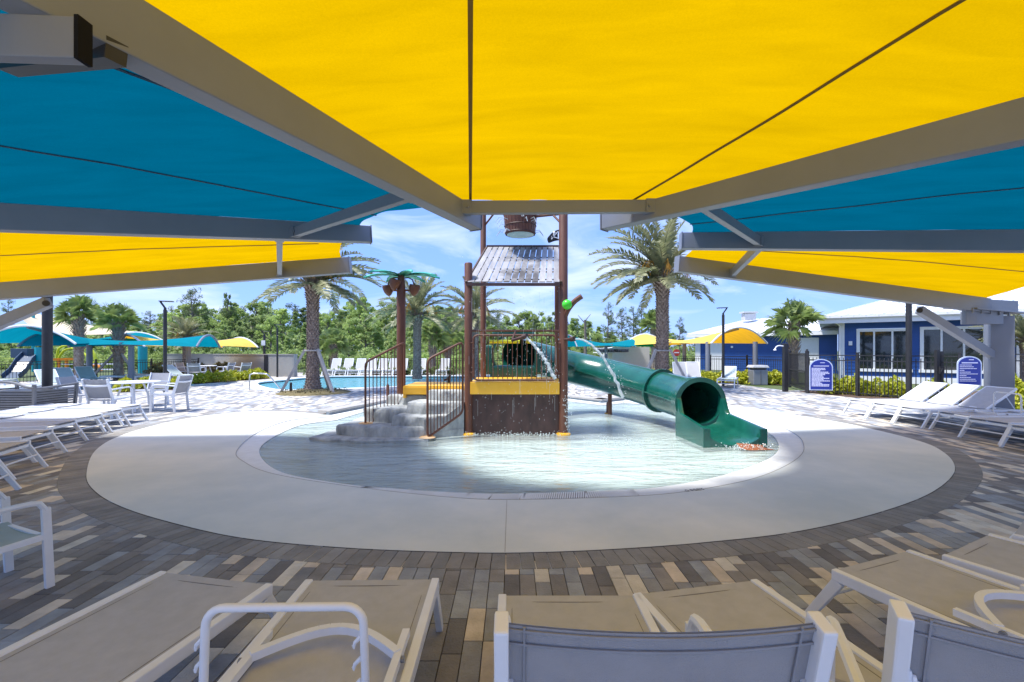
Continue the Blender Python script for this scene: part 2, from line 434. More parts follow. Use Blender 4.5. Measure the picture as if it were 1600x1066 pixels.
# paver materials: [near palette]
PAVC = [((0.245, 0.235, 0.225), 'taupe'), ((0.165, 0.162, 0.165), 'charcoal'), ((0.30, 0.325, 0.36), 'blue_grey'),
        ((0.255, 0.262, 0.275), 'mid_grey'), ((0.60, 0.53, 0.44), 'cream'), ((0.64, 0.61, 0.54), 'light_cream')]
PAVW = [0.22, 0.12, 0.21, 0.17, 0.16, 0.12]
M_pav = [mat('%s_paver' % nm, c, 0.82, var=0.20, vscale=5, bump=0.35, bscale=70, rand=0.12) for c, nm in PAVC]
# far paving material (same palette, running bond)
def far_paving():
    m = bpy.data.materials.new('mixed_paving_far'); m.use_nodes = True
    n, l = m.node_tree.nodes, m.node_tree.links
    bs = n['Principled BSDF']; bs.inputs['Roughness'].default_value = 0.85
    geo = n.new('ShaderNodeNewGeometry'); sp = n.new('ShaderNodeSeparateXYZ'); l.new(geo.outputs['Position'], sp.inputs[0])
    def math(op, a, b=None):
        x = n.new('ShaderNodeMath'); x.operation = op
        for i, q in enumerate((a, b)):
            if q is None: continue
            if isinstance(q, (int, float)): x.inputs[i].default_value = q
            else: l.new(q, x.inputs[i])
        return x.outputs[0]
    col = math('FLOOR', math('DIVIDE', sp.outputs[0], 0.1))
    wn1 = n.new('ShaderNodeTexWhiteNoise'); wn1.noise_dimensions = '1D'; l.new(col, wn1.inputs['W'])
    row = math('FLOOR', math('ADD', math('DIVIDE', sp.outputs[1], 0.30), wn1.outputs['Value']))
    cb = n.new('ShaderNodeCombineXYZ'); l.new(col, cb.inputs[0]); l.new(row, cb.inputs[1])
    wn2 = n.new('ShaderNodeTexWhiteNoise'); wn2.noise_dimensions = '2D'; l.new(cb.outputs[0], wn2.inputs['Vector'])
    rp = n.new('ShaderNodeValToRGB'); rp.color_ramp.interpolation = 'CONSTANT'
    l.new(wn2.outputs['Value'], rp.inputs[0])
    acc = 0; els = rp.color_ramp.elements
    for i, ((c, _), wt) in enumerate(zip(PAVC, PAVW)):
        if i < 2: e = els[i]; e.position = acc
        else: e = els.new(acc)
        e.color = (*c, 1); acc += wt
    nt = n.new('ShaderNodeTexNoise'); nt.inputs['Scale'].default_value = 0.7; nt.inputs['Detail'].default_value = 5
    l.new(geo.outputs['Position'], nt.inputs['Vector'])
    mr = n.new('ShaderNodeMapRange'); mr.inputs[3].default_value = 0.8; mr.inputs[4].default_value = 1.25; l.new(nt.outputs['Fac'], mr.inputs[0])
    mxx = n.new('ShaderNodeMix'); mxx.data_type = 'RGBA'; mxx.blend_type = 'MULTIPLY'; mxx.inputs[0].default_value = 1
    l.new(rp.outputs[0], mxx.inputs[6]); l.new(mr.outputs[0], mxx.inputs[7]); l.new(mxx.outputs[2], bs.inputs['Base Color'])
    return m
M_farpav = far_paving()

# splash kerb peninsula line (raised far edge)
SPLIT = 17.0
HOLE = []
for i, q in enumerate(PAD):
    a_, b_ = V(PAD[i - 1]), V(PAD[(i + 1) % len(PAD)]); d_ = (b_ - a_).normalized(); HOLE.append((q[0] - d_.y * 0.04, q[1] + d_.x * 0.04))
deck = tag(sheet('pool_deck', [DECK, HOLE, POOL], -0.010, M_joint), kind='structure')
far_deck = sheet('far_paving', [[(-24, SPLIT), (10.3, SPLIT), (9.5, 24.5), (4, 27.5), (-2, 31), (-20, 31), (-24, 24)], POOL], 0.0, M_farpav)
far_deck.parent = deck; far_deck['kind'] = 'stuff'
far_right = sheet('far_paving', [rect(10.3, SPLIT, 24, 17.2)], 0.0, M_farpav); far_right.parent = deck; far_right['kind'] = 'stuff'
tag(sheet('splash_pad', [PAD, BAS], 0.008, M_conc), kind='structure')
def basin_z(x, y):
    return -0.012
tag(sheet('splash_gutter', [BAS, WAT], -0.004, M_gutter), kind='structure')
def floor_z(x, y): return -0.02 - 0.10 * min(1, max(0, (y - 5.0) / 4))
bf = MB()
cxw = sum(q[0] for q in WAT) / len(WAT); cyw = sum(q[1] for q in WAT) / len(WAT); nw = len(WAT)
vs_ = []
for f_, z_ in ((1.03, -0.006 - 0.009), (0.97, -0.022), (0.88, -0.05), (0.70, -0.085), (0.4, -0.11)):
    vs_ += [(cxw + (q[0] - cxw) * f_, cyw + (q[1] - cyw) * f_, z_) for q in WAT]
bf.add(vs_ + [(cxw, cyw, -0.115)], [(l_ * nw + k, l_ * nw + (k + 1) % nw, (l_ + 1) * nw + (k + 1) % nw, (l_ + 1) * nw + k) for l_ in range(4) for k in range(nw)] + [(4 * nw + k, 4 * nw + (k + 1) % nw, 5 * nw) for k in range(nw)])
tag(obj('splash_basin_floor', bf, M_basin), kind='structure')
tag(sheet('splash_water', [WAT], -0.012, M_water), kind='structure')
# gutter lip line around the basin and joint lines in the concrete
mb = MB()
lip = bas_near
for i in range(len(lip) - 1):
    a, b = lip[i], lip[i + 1]
    mb.beam((a[0], a[1], 0.006), (b[0], b[1], 0.006), 0.008, 0.008)
tag(obj('gutter_lip', mb, M_coping), kind='structure')
mb = MB()
for (p0_, p1_) in (((792, 783), (789, 864)),):
    mb.beam((*G(*p0_).xy, 0.0088), (*G(*p1_).xy, 0.0088), 0.005, 0.001)
tag(obj('control_joint', mb, M_coping), kind='structure')
# grate bars over the near gutter
gr_out = catmull(gp([(560, 763), (700, 777.4), (813, 781), (1000, 775)]), 0.02, closed=False)
gr_in = catmull(gp([(575, 761.5), (700, 770.3), (813, 772.4), (990, 766)]), 0.02, closed=False)
mb = MB(); mbk = MB()
N = 150
for i in range(N):
    a = gr_out[int(i * (len(gr_out) - 1) / N)]; b = gr_in[int(i * (len(gr_in) - 1) / N)]
    mb.beam((a[0], a[1], 0.004), (b[0], b[1], 0.004), 0.016, 0.010)
tag(obj('drain_grate', mb, M_gutter), 'slotted white drain grate across the near side of the splash pool', 'drain grate')
dark = gr_out + list(reversed(gr_in))
o_ = sheet('grate_gap_shade', [dark], 0.000, M_joint); o_.parent = bpy.data.objects['splash_gutter']  # flat sheet in dark joint colour, painted shade between the grate bars

# main pool: water, floor, walls, coping
tag(sheet('pool_water', [POOL], -0.07, M_pool), kind='structure')
mb = MB(); mb.prism(POOL, -1.25, -1.2)
tag(obj('pool_floor', mb, M_poolfloor), kind='structure')
mb = MB(); mt = MB()
n = len(POOL)
for i in range(n):
    a, b = POOL[i], POOL[(i + 1) % n]
    mt.add([(a[0], a[1], -1.25), (b[0], b[1], -1.25), (b[0], b[1], -0.01), (a[0], a[1], -0.01)], [(0, 1, 2, 3)])
    mb.beam((a[0], a[1], 0.012), (b[0], b[1], 0.012), 0.55, 0.05)
tag(obj('pool_wall', mt, M_tile), kind='structure')
tag(obj('pool_coping', mb, M_gutter), kind='structure')

# raised tiled edge along the far side of the splash pool
mb = MB(); m2 = MB()
edge = far_line[4:]
for i in range(len(edge) - 1):
    a, b = V((*edge[i], 0)), V((*edge[i + 1], 0))
    d = (b - a).normalized(); nrm = V((-d.y, d.x, 0))       # towards deck
    if nrm.y < 0: nrm = -nrm
    e0 = a - d * 0.02; e1 = b + d * 0.02
    m2.beam(e0 + nrm * 0.04 + V((0, 0, 0.0)), e1 + nrm * 0.04, 0.08, 0.15)
    mb.beam(e0 + nrm * 0.15 + V((0, 0, 0.085)), e1 + nrm * 0.15 + V((0, 0, 0.085)), 0.34, 0.05)
tag(obj('splash_pool_edge', mb, M_coping, bevel=0.006), kind='structure')
tag(obj('waterline_tile', m2, M_tile), kind='structure')

# ---------------- border ring of pavers
L = [0.0]
for i in range(1, len(near_curve)):
    L.append(L[-1] + (V(near_curve[i]) - V(near_curve[i - 1])).length)
def at_len(s):
    lo = 0
    import bisect
    i = min(len(L) - 1, max(1, bisect.bisect_left(L, s)))
    t = (s - L[i - 1]) / max(1e-9, L[i] - L[i - 1])
    a, b = V(near_curve[i - 1]), V(near_curve[i])
    return a.lerp(b, t), (b - a).normalized()
RW = 0.24
border = tag(bpy.data.objects.new('paver_border', None), kind='structure'); COL.objects.link(border)
PMESH = []
for i, m in enumerate(M_pav):
    mb = MB(); mb.box((0, 0, -0.015), (0.0955, 0.2945, 0.03))
    PMESH.append(mb.mesh('paver', m, bevel=0.0025))
RMESH = []
M_bord = [mat('border_paver_%s' % q, c_, 0.82, var=0.16, vscale=5, bump=0.3, bscale=70, rand=0.12) for q, c_ in (('brown', (0.245, 0.235, 0.22)), ('grey', (0.225, 0.225, 0.22)), ('pale', (0.27, 0.265, 0.255)))]
for m in M_bord:
    mb = MB(); mb.box((0, 0, -0.015), (0.0965, RW, 0.03))
    RMESH.append(mb.mesh('paver', m, bevel=0.0025))
OUT = []
k = 0; s_ = 0.05
ring = []
while s_ < L[-1]:
    p, d = at_len(s_)
    nr = V((-d.y, d.x))                                     # curve runs counterclockwise: outside = right-hand side
    nr = -nr
    c = p + nr * (RW / 2 + 0.004)
    ring.append((c, atan2(d.y, d.x)))
    s_ += 0.1005
ring_sorted = sorted(range(len(ring)), key=lambda i: ring[i][0].length)
top300 = set(ring_sorted[:290])
rest = MB()
for i, (c, a) in enumerate(ring):
    if i in top300:
        link('paver', RMESH[random.choice((0, 1, 1, 2))], border, (c.x, c.y, 0.004), a)
    else:
        rest.box((c.x, c.y, -0.011), (0.0965, RW, 0.03), rz=a)
if rest.v:
    tag(obj('distant_pavers', rest, M_pav[0], border), kind='stuff')
outer = []
for i in range(0, len(near_curve)):
    d = (V(near_curve[min(i + 1, len(near_curve) - 1)]) - V(near_curve[max(i - 1, 0)])).normalized()
    q = V(near_curve[i]) + V((d.y, -d.x)) * RW
    outer.append((q.x, q.y))
OUTER = outer + [(far_line[j][0], far_line[j][1] + 0.3) for j in range(len(far_line))]
oset = OUTER
# ---------------- field of pavers, long side away from the camera
cand = []
rng = random.Random(11)
xs = [i * 0.1 for i in range(-160, 160)]
for ix, x in enumerate(xs):
    off = rng.choice((0, 0.1, 0.15, 0.2, 0.05, 0.25))
    y = 0.3 + off
    last = -1
    while y < SPLIT:
        if abs(x) < y * 1.28 + 0.6 and any(not inside(x + q_ * .045, y + r_ * .14, oset) for q_ in (-1, 1) for r_ in (-1, 1)) and not inside(x, y, PAD) and not inside(x, y, POOL) and not (x > 10.2 and y > 17):
            r = rng.random(); c = 0; acc = 0
            for ci, wt in enumerate(PAVW):
                acc += wt
                if r < acc: c = ci; break
            cand.append((x, y, c, 0.0011 * rng.random()))
        y += 0.30
def vis(x, y):
    yy = max(y, 0.1)
    px = 800 + FPX * x / yy; py = HOR + FPX * 1.5 / yy
    return -10 < px < 1610 and py < 1075
cand.sort(key=lambda c: (0 if vis(c[0], c[1]) else 1, c[1]))
lo = {}
stuff = MB()
# nearest 300 seen in the frame as single pavers
for i, (x, y, c, dz) in enumerate(cand):
    if i < 300:
        link('paver', PMESH[c], deck, (x, y, dz), (rng.random() - .5) * 0.008)
    else:
        z = dz; hx, hy = 0.04775, 0.14725
        vs = [(x - hx, y - hy, z), (x + hx, y - hy, z), (x + hx, y + hy, z), (x - hx, y + hy, z)]
        vs += [(a, b, -0.014) for a, b, _ in vs]
        stuff.add(vs, [(0, 1, 2, 3), (0, 4, 5, 1), (1, 5, 6, 2), (2, 6, 7, 3), (3, 7, 4, 0)], c)
tag(obj('more_pavers', stuff, M_pav, deck), kind='stuff')

for lp in (rect(-24, -8, 24, 0.15), [(-24, 0.151), (-0.75, 0.151), (-21.9, 16.99), (-24, 16.99)], [(0.75, 0.151), (24, 0.151), (24, 16.99), (21.9, 16.99)]):
    q_ = sheet('outer_paving', [lp], -0.003, M_farpav); q_.parent = deck; q_['kind'] = 'stuff'  # unseen rest of the deck paving, added to bounce light forward
# depth lettering on the concrete
def text_mesh(name, s, size, m, extrude=0.001):
    cu = bpy.data.curves.new(name, 'FONT'); cu.body = s; cu.size = size; cu.extrude = extrude; cu.align_x = 'CENTER'; cu.align_y = 'CENTER'
    o = bpy.data.objects.new(name, cu)
    me = bpy.data.meshes.new_from_object(o); me.name = name
    me.materials.clear(); me.materials.append(m)
    bpy.data.objects.remove(o); bpy.data.curves.remove(cu)
    return me
t = link('depth_lettering', text_mesh('depth_lettering', '0 FEET', 0.085, M_mark), None, (*G(1086, 767).xy, 0.0105), radians(17))
tag(t, 'small grey depth lettering painted on the pale concrete near the drain grate', 'lettering')

# ================================================================== FAN SHADE CANOPY
can = thing('shade_canopy', 'large fan shaped shade canopy of yellow and blue cloth on grey steel beams overhead', 'shade canopy', (0, 0, 0))
def tpt(p0, p1, t): return V(p0).lerp(V(p1), t)
B = {  # A and B end early behind the camera, shaped to let light in
    'A': (V((-0.40, 5.0, 2.925)), V((-3.30, -1.3, 2.99)), 0.20, 0.38),
    'B': (V((1.06, 5.2, 2.965)), V((7.46, -1.3, 2.99)), 0.18, 0.45),
    'C': (V((-1.84, 5.9, 3.0)), V((-7.74, 3.17, 2.62)), 0.205, 0.31),
    'D': (V((-2.85, 8.0, 3.0)), V((-10.45, 7.47, 2.32)), 0.275, 0.28),
    'E': (V((2.27, 6.1, 2.965)), V((8.9, 5.28, 2.77)), 0.21, 0.30),
    'F': (V((2.87, 7.9, 3.0)), V((9.75, 9.35, 2.42)), 0.27, 0.30),
}
for k_, (a, b, h0, h1) in B.items():
    mb = MB(); mb.beam(a, b, 0.14, h0, 0.14, h1)
    bo = obj('beam', mb, M_steel, can, bevel=0.008)
    d = (a - b).normalized()
    # flat end plate on the tip, with bolts
    m2 = MB(); m2.beam(a + d * 0.003, a + d * 0.014, 0.155, h0 + 0.015)
    obj('end_plate', m2, M_steel, bo)
def beam_at(k_, t): a, b, h0, h1 = B[k_]; return V(a).lerp(V(b), t), h0 + (h1 - h0) * t
def tie(k1, t1, k2, t2, dz, w_=0.07, h=0.13):
    a, _ = beam_at(k1, t1); b, _ = beam_at(k2, t2)
    a = a + V((0, 0, dz)); b = b + V((0, 0, dz))
    d = (b - a).normalized()
    mb = MB(); mb.beam(a + d * 0.075, b - d * 0.075, w_, h)
    obj('tie_beam', mb, M_steel, can, bevel=0.005)
    for q, s_ in ((a, 1), (b, -1)):
        m2 = MB(); m2.box(q + d * 0.09 * s_, (0.10, 0.10, h + .012), rz=atan2(d.y, d.x))
        br_ = obj('bracket', m2, M_steel, can)
        m2 = MB(); m2.tube([q + d * 0.11 * s_ + V((0, -0.07, 0)), q + d * 0.11 * s_ + V((0, 0.07, 0))], 0.014, 8); obj('bolt', m2, M_steel, br_)
tie('A', 0.055, 'B', 0.072, 0.03)
tie('A', 0.154, 'C', 0.141, -0.03, h=0.11)
tie('C', 0.161, 'D', 0.157, -0.03, h=0.14)
tie('B', 0.118, 'E', 0.150, -0.02, h=0.11)
tie('E', 0.152, 'F', 0.155, -0.03, h=0.13)

def panel(k1, k2, m, seams, bulge, label, t0=0.0, nu=30, nv=20, front_sag=0.25):
    a0, a1, ha0, ha1 = B[k1]; b0, b1, hb0, hb1 = B[k2]
    def fn(u, v):                                           # u along beams, v across
        tt = t0 + u * (1 - t0)
        A_ = a0.lerp(a1, tt) + V((0, 0, (ha0 + (ha1 - ha0) * tt) / 2 + 0.012))
        B_ = b0.lerp(b1, tt) + V((0, 0, (hb0 + (hb1 - hb0) * tt) / 2 + 0.012))
        p = A_.lerp(B_, v)
        wd = (B_ - A_).length
        p.z += bulge * wd * 4 * v * (1 - v) * (0.35 + 0.65 * min(1, u * 2.5))
        p.z += 0.006 * sin(v * 17 + u * 9) + 0.008 * noise.noise(V((u * 9, v * 6, len(k1))))
        # free edges are cut as shallow curves
        mid = (a0.lerp(b0, .5) - a1.lerp(b1, .5)).normalized()
        c = 4 * v * (1 - v)
        p -= mid * front_sag * c * (1 - u) ** 2
        return p
    mb = MB(); mb.grid(fn, nu, nv)
    fo = obj('fabric_panel', mb, m, can, smooth=True)
    fo['label'] = label
    # seams: thin strips of doubled cloth just under the cloth
    for sm_ in seams:
        ms = MB(); K = 60; pts = []
        if sm_[0] == 'plan':                                # seam sewn straight in plan: x = x0 + m y
            x0_, m_s = sm_[1], sm_[2]
            for i in range(K + 1):
                u = i / K; lo_, hi_ = 0.0, 1.0
                f_ = lambda v: fn(u, v).x - x0_ - m_s * fn(u, v).y
                if f_(lo_) * f_(hi_) > 0: continue
                for _ in range(24):
                    md = (lo_ + hi_) / 2
                    if f_(lo_) * f_(md) <= 0: hi_ = md
                    else: lo_ = md
                pts.append(fn(u, lo_) + V((0, 0, -0.010)))
            K = len(pts) - 1
        else:
            u0, v0, u1, v1 = sm_
            for i in range(K + 1):
                t = i / K; pts.append(fn(u0 + (u1 - u0) * t, v0 + (v1 - v0) * t) + V((0, 0, -0.008)))
        for i in range(K):
            ms.beam(pts[i], pts[i + 1], 0.028, 0.006)
        obj('seam', ms, M_seam[m.name], fo)
    return fn
M_seam = {'yellow_shade_cloth': mat('brown_yellow_seam', (0.26, 0.15, 0.01), 0.8, var=0.1, trans=0.2),
          'blue_shade_cloth': mat('dark_blue_seam', (0.0, 0.045, 0.10), 0.8, var=0.1, trans=0.1)}
panel('A', 'B', M_yfab, [('plan', 0.0, -0.0914), ('plan', 3.18, -0.402)], 0.03, 'wide yellow cloth panel straight overhead', t0=0.05, nu=50, nv=30, front_sag=-0.02)
panel('C', 'A', M_bfab, [(0.02, 0.95, 1.0, 0.60), (0.0, 0.35, 1.0, 0.30)], 0.03, 'blue cloth panel on the left', t0=0.02)
panel('D', 'C', M_yfab, [(0.05, 0.5, 1.0, 0.3)], 0.015, 'yellow cloth panel at the far left', t0=0.02, front_sag=0.1)
panel('B', 'E', M_bfab, [(0.0, 0.25, 1.0, 0.35), (0.0, 0.7, 1.0, 0.7)], 0.03, 'blue cloth panel on the right', t0=0.02)
panel('E', 'F', M_yfab, [(0.0, 0.5, 1.0, 0.6)], 0.015, 'yellow cloth panel at the far right', t0=0.02, front_sag=0.1)

def post(x, y, ztop, rz, sx=0.32, sy=0.32, name='post'):
    mb = MB(); mb.box((x, y, ztop / 2), (sx, sy, ztop), rz=rz)
    p_ = obj(name, mb, M_steel, can, bevel=0.012)
    m2 = MB(); m2.box((x, y, 0.012), (sx + 0.16, sy + 0.16, 0.024), rz=rz)
    obj('base_plate', m2, M_steel, p_)
    return p_
post(-3.42, -1.55, 2.80, 0.4); post(7.6, -1.45, 2.76, -0.7); post(-7.95, 3.05, 2.45, 0.4); post(9.2, 5.22, 2.60, 0.1)
post(-10.6, 7.46, 2.17, 0.0)
# right-hand column of the far yellow panel: twin column with short cross head, cap plate and brace
fd = (B['F'][1] - B['F'][0]).normalized(); fa = atan2(fd.y, fd.x)
cx, cy = 10.27, 9.6
mb = MB(); mb.box((cx, cy, 1.11), (0.36, 0.42, 2.22), rz=-0.55)
pc = obj('post', mb, M_steel, can, bevel=0.015)
mb = MB(); mb.box((cx, cy, 0.012), (0.6, 0.6, 0.024), rz=-0.55); obj('base_plate', mb, M_steel, pc)
mb = MB(); mb.beam(P(1508, 497, 9.35), P(1560, 497, 9.45), 0.18, 0.26)
obj('cross_head', mb, M_steel, can, bevel=0.008)
mb = MB(); mb.beam(P(1515, 478, 9.3), P(1515, 507, 9.3), 0.22, 0.10)
obj('hanger_plate', mb, M_steel, can, bevel=0.004)
mb = MB(); mb.beam(P(1512, 483, 9.3), P(1588, 490, 9.55), 0.34, 0.03)
cp = obj('cap_plate', mb, M_steel, can, bevel=0.004)
for i in range(5):
    mb = MB(); q = P(1520 + i * 14, 485 + i * 1.2, 9.18 + i * .05); mb.lathe([(0.022, -0.05), (0.022, 0.05)], q, 6)
    obj('bolt', mb, M_steel, cp)
mb = MB(); mb.beam(P(1480, 474, 9.25), P(1584, 479, 9.5), 0.16, 0.22)
obj('beam', mb, M_steel, can, bevel=0.008)
mb = MB(); mb.beam(P(1436, 484, 9.05), P(1552, 556, 9.55), 0.12, 0.15)
br = obj('brace', mb, M_steel, can, bevel=0.006)
mb = MB(); mb.tube([P(1437, 485, 8.95), P(1437, 485, 9.15)], 0.05, 10); obj('pin', mb, M_dark, br)
# left brace
mb = MB(); mb.beam(P(76, 472, 7.62), V((-10.5, 7.46, 1.05)), 0.12, 0.17)
br = obj('brace', mb, M_steel, can, bevel=0.006)
mb = MB(); mb.tube([P(72, 474, 7.5), P(72, 474, 7.74)], 0.05, 10); obj('pin', mb, M_dark, br)
# low outrigger at the upper left with its plates
mb = MB(); mb.beam((-1.66, 1.75, 2.69), (-4.6, 1.55, 2.66), 0.05, 0.16)
og = obj('outrigger', mb, M_steel, can, bevel=0.006)
mb = MB(); mb.beam((-1.640, 1.75, 2.69), (-1.657, 1.75, 2.69), 0.06, 0.165)
obj('end_plate', mb, mat('matte_dark_plate', (0.012, 0.012, 0.014), 0.95, spec=0.1), og)
mb = MB(); mb.beam((-1.72, 1.98, 2.80), (-2.6, 2.35, 2.98), 0.08, 0.09)
obj('gusset', mb, M_dark, og)
post(-4.75, 1.55, 2.60, 0.0, 0.2, 0.2)
# ================================================================== PLAY TOWER
tower = thing('play_tower', 'brown pirate play tower with tipping bucket and slatted lean-to roof in the splash pool', 'play tower', (0.08, 8.9, 0))
TO = V((0.08, 8.9, 0))
def tb(mb, name, m, parent=None, smooth=False, bevel=0.0):
    """object with geometry in world coordinates, parented to the tower"""
    mb.v = [tuple(V(p) - TO) for p in mb.v]
    return obj(name, mb, m, parent or tower, smooth, bevel)
def tsub(mb, name, m, parent, smooth=False, bevel=0.0):
    mb.v = [tuple(V(p) - TO) for p in mb.v]
    return obj(name, mb, m, parent, smooth, bevel)
XL, XR, YF, YR = -0.785, 0.925, 8.2, 9.4
def tpost(x, y, r, z1):
    mb = MB(); mb.lathe([(r, -0.12), (r, z1 - 0.02), (r * 0.85, z1)], (x, y, 0), 18)
    p_ = tb(mb, 'post', M_rust, smooth=True)
    m2 = MB(); m2.lathe([(r + 0.05, -0.02), (r + 0.05, 0.012), (r, 0.03)], (x, y, 0), 18)
    tsub(m2, 'foot_ring', M_yel_metal, p_, smooth=True)
    return p_
tpost(XL, YF, 0.072, 3.08); tpost(XR, YF, 0.080, 4.6)
tpost(-0.60, YR + 0.1, 0.060, 4.6); tpost(0.95, YR + 0.1, 0.060, 3.4)
tpost(-2.37, 9.95, 0.0, 0.0) if False else None
# bucket frame
zb = 4.10
mb = MB(); mb.tube([(-0.6, YR + .1, 4.42), (-0.15, 9.15, 4.27)], 0.025, 8); mb.tube([(-0.58, YR + .1, 4.1), (-0.36, 9.35, 4.33)], 0.02, 8)
mb.tube([(XR, YF, 3.97), (0.42, 8.9, 4.12)], 0.025, 8); mb.tube([(XR, YF, 3.75), (XR - 0.16, YF + .16, 3.98)], 0.02, 8)
mb.tube([(XL + .18, YR + .1, 4.55), (XR, YF, 4.55)], 0.03, 8)
tb(mb, 'bucket_frame', M_rust, smooth=True)
bx, by = 0.165, 9.05
mb = MB()
mb.lathe([(0.285, 3.80), (0.305, 3.95), (0.325, 4.15), (0.335, 4.35)], (bx, by, 0), 28, cap=False)
mb.lathe([(0.27, 3.80), (0.29, 4.35)], (bx, by, 0), 28, cap=False)
bk = tb(mb, 'tipping_bucket', M_rust, smooth=True)
for k in range(28):
    a = 2 * pi * k / 28
    mb = MB(); mb.beam(V((bx + 0.288 * cos(a), by + 0.288 * sin(a), 3.80)), V((bx + 0.338 * cos(a), by + 0.338 * sin(a), 4.35)), 0.058, 0.014, 0.066, 0.014, up=(cos(a), sin(a), 0))
    if sin(a) < 0.35: tsub(mb, 'stave', M_rust, bk)
mb = MB()
for z, r in ((3.83, 0.302), (3.97, 0.315), (4.2, 0.335)): mb.tube([(bx + r * cos(2 * pi * k / 28), by + r * sin(2 * pi * k / 28), z) for k in range(28)], 0.009, 6, closed=True)
tsub(mb, 'hoop', M_rustd, bk, smooth=True)
mb = MB(); mb.lathe([(0.01, 3.80), (0.27, 3.80), (0.27, 3.815)], (bx, by, 0), 28)
tsub(mb, 'bucket_floor', mat('pale_bucket_water', (0.42, 0.6, 0.58), 0.2, var=0.15), bk)
# roof
rf = tb(MB(), 'lean_to_roof', M_rustd) if False else None
rb0, rb1 = V((-0.80, 8.12, 2.715)), V((0.855, 8.12, 2.715))     # lower edge
rt0, rt1 = V((-0.50, 9.30, 3.60)), V((0.955, 9.30, 3.60))       # upper edge
mb = MB()
mb.beam(rb0 + V((0, 0, -.035)), rb1 + V((0.0, 0, -.035)), 0.06, 0.05); mb.beam(rt0 + V((-.02, 0.02, .02)), rt1 + V((0, 0.02, .02)), 0.06, 0.07)
mb.beam(rb0 + V((-.02, 0, 0)), rt0 + V((-.02, 0, 0)), 0.03, 0.05)
mb.beam(rb1 + V((.02, 0, 0)), rt1 + V((.02, 0, 0)), 0.03, 0.05)
for t in (0.33, 0.66):
    mb.beam(rb0.lerp(rt0, t) - V((0, 0, .035)), rb1.lerp(rt1, t) - V((0, 0, .035)), 0.04, 0.03)
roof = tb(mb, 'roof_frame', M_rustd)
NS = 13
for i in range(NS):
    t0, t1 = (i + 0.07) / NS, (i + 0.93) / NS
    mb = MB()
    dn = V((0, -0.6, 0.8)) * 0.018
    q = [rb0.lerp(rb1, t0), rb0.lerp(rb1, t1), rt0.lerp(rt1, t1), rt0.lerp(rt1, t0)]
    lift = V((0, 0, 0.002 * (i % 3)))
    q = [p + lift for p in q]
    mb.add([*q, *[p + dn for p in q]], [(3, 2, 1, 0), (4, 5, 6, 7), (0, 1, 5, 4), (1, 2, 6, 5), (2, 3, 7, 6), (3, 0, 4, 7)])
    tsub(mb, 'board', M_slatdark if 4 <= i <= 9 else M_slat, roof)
mb = MB()
for i in range(1, NS):
    for t in (0.05, 0.33, 0.66, 0.93):
        p = rb0.lerp(rb1, i / NS).lerp(rt0.lerp(rt1, i / NS), t) + V((0, -0.011, 0.016)); mb.box(p, (0.022, 0.022, 0.022))
tag(tsub(mb, 'bolts', M_dark, roof), kind='stuff')
# platform
mb = MB(); mb.box((0.07, 8.85, 0.92), (1.62, 1.36, 0.05)); mb.box((0.05, 8.155, 0.83), (1.60, 0.05, 0.225)); mb.box((0.05, 9.56, 0.83), (1.60, 0.05, 0.2)); mb.box((0.905, 8.86, 0.83), (0.05, 1.38, 0.22))
tb(mb, 'platform', M_yel_metal, bevel=0.012)
mb = MB(); mb.box((-1.42, 9.25, 0.80), (1.32, 1.1, 0.05)); mb.box((-1.42, 9.78, 0.72), (1.32, 0.05, 0.2)); mb.box((-2.06, 9.25, 0.70), (0.05, 1.1, 0.22))
mb.box((-1.42, 8.72, 0.73), (1.32, 0.05, 0.14))
tb(mb, 'landing', M_yel_metal, bevel=0.01)
mb = MB(); mb.box((0.06, 8.24, 0.29), (1.58, 0.05, 0.86)); mb.box((0.85, 8.9, 0.29), (0.05, 1.28, 0.86)); mb.box((-0.74, 8.9, 0.29), (0.05, 1.28, 0.86))
tb(mb, 'skirt_panel', M_rustd, bevel=0.006)
def railing(pts, n, zlow, parent_name='railing', r=0.02, rb=0.0085, round_=True):
    """pts: bottom-left, top-left, top-right, bottom-right as a rounded frame with balusters"""
    bl, tl, tr_, br_ = [V(p) for p in pts]
    def corner(a, b, c, R=0.09):
        d0 = (a - b).normalized(); d1 = (c - b).normalized(); out = []
        for k in range(6):
            t = k / 5; out.append((b + d0 * R).lerp(b, t).lerp(b.lerp(b + d1 * R, t), t))
        return out
    path = corner(br_, bl, tl) + corner(bl, tl, tr_) + corner(tl, tr_, br_) + corner(tr_, br_, bl)
    mb = MB(); mb.tube(path, r, 10, closed=True)
    ro = tb(mb, parent_name, M_rust, smooth=True)
    for i in range(1, n):
        t = i / n
        mb = MB(); mb.tube([bl.lerp(br_, t), tl.lerp(tr_, t)], rb, 6)
        tsub(mb, 'baluster', M_rust, ro, smooth=True)
    return ro
railing([P(740, 594, 8.12), P(740, 524, 8.12), P(869, 524, 8.12), P(869, 594, 8.12)], 17, 0.95)
mb = MB(); mb.tube([P(735, 517, 8.2), P(876, 517, 8.2)], 0.02, 8); mb.tube([P(735, 582, 8.15), P(742, 582, 8.15)], 0.015, 6); mb.tube([P(735, 536, 8.15), P(742, 536, 8.15)], 0.015, 6)
mb.tube([P(868, 536, 8.15), P(878, 536, 8.15)], 0.015, 6); mb.tube([P(868, 582, 8.15), P(878, 582, 8.15)], 0.015, 6)
tb(mb, 'top_rail', M_rust, smooth=True)
railing([(0.95, 8.35, 0.97), (0.95, 8.35, 1.8), (0.95, 9.35, 1.8), (0.95, 9.35, 0.97)], 9, 0.97)
railing([(-2.2, 9.85, 0.8), (-2.2, 9.85, 1.62), (-0.75, 9.75, 1.62), (-0.75, 9.75, 0.8)], 12, 0.8) if False else None
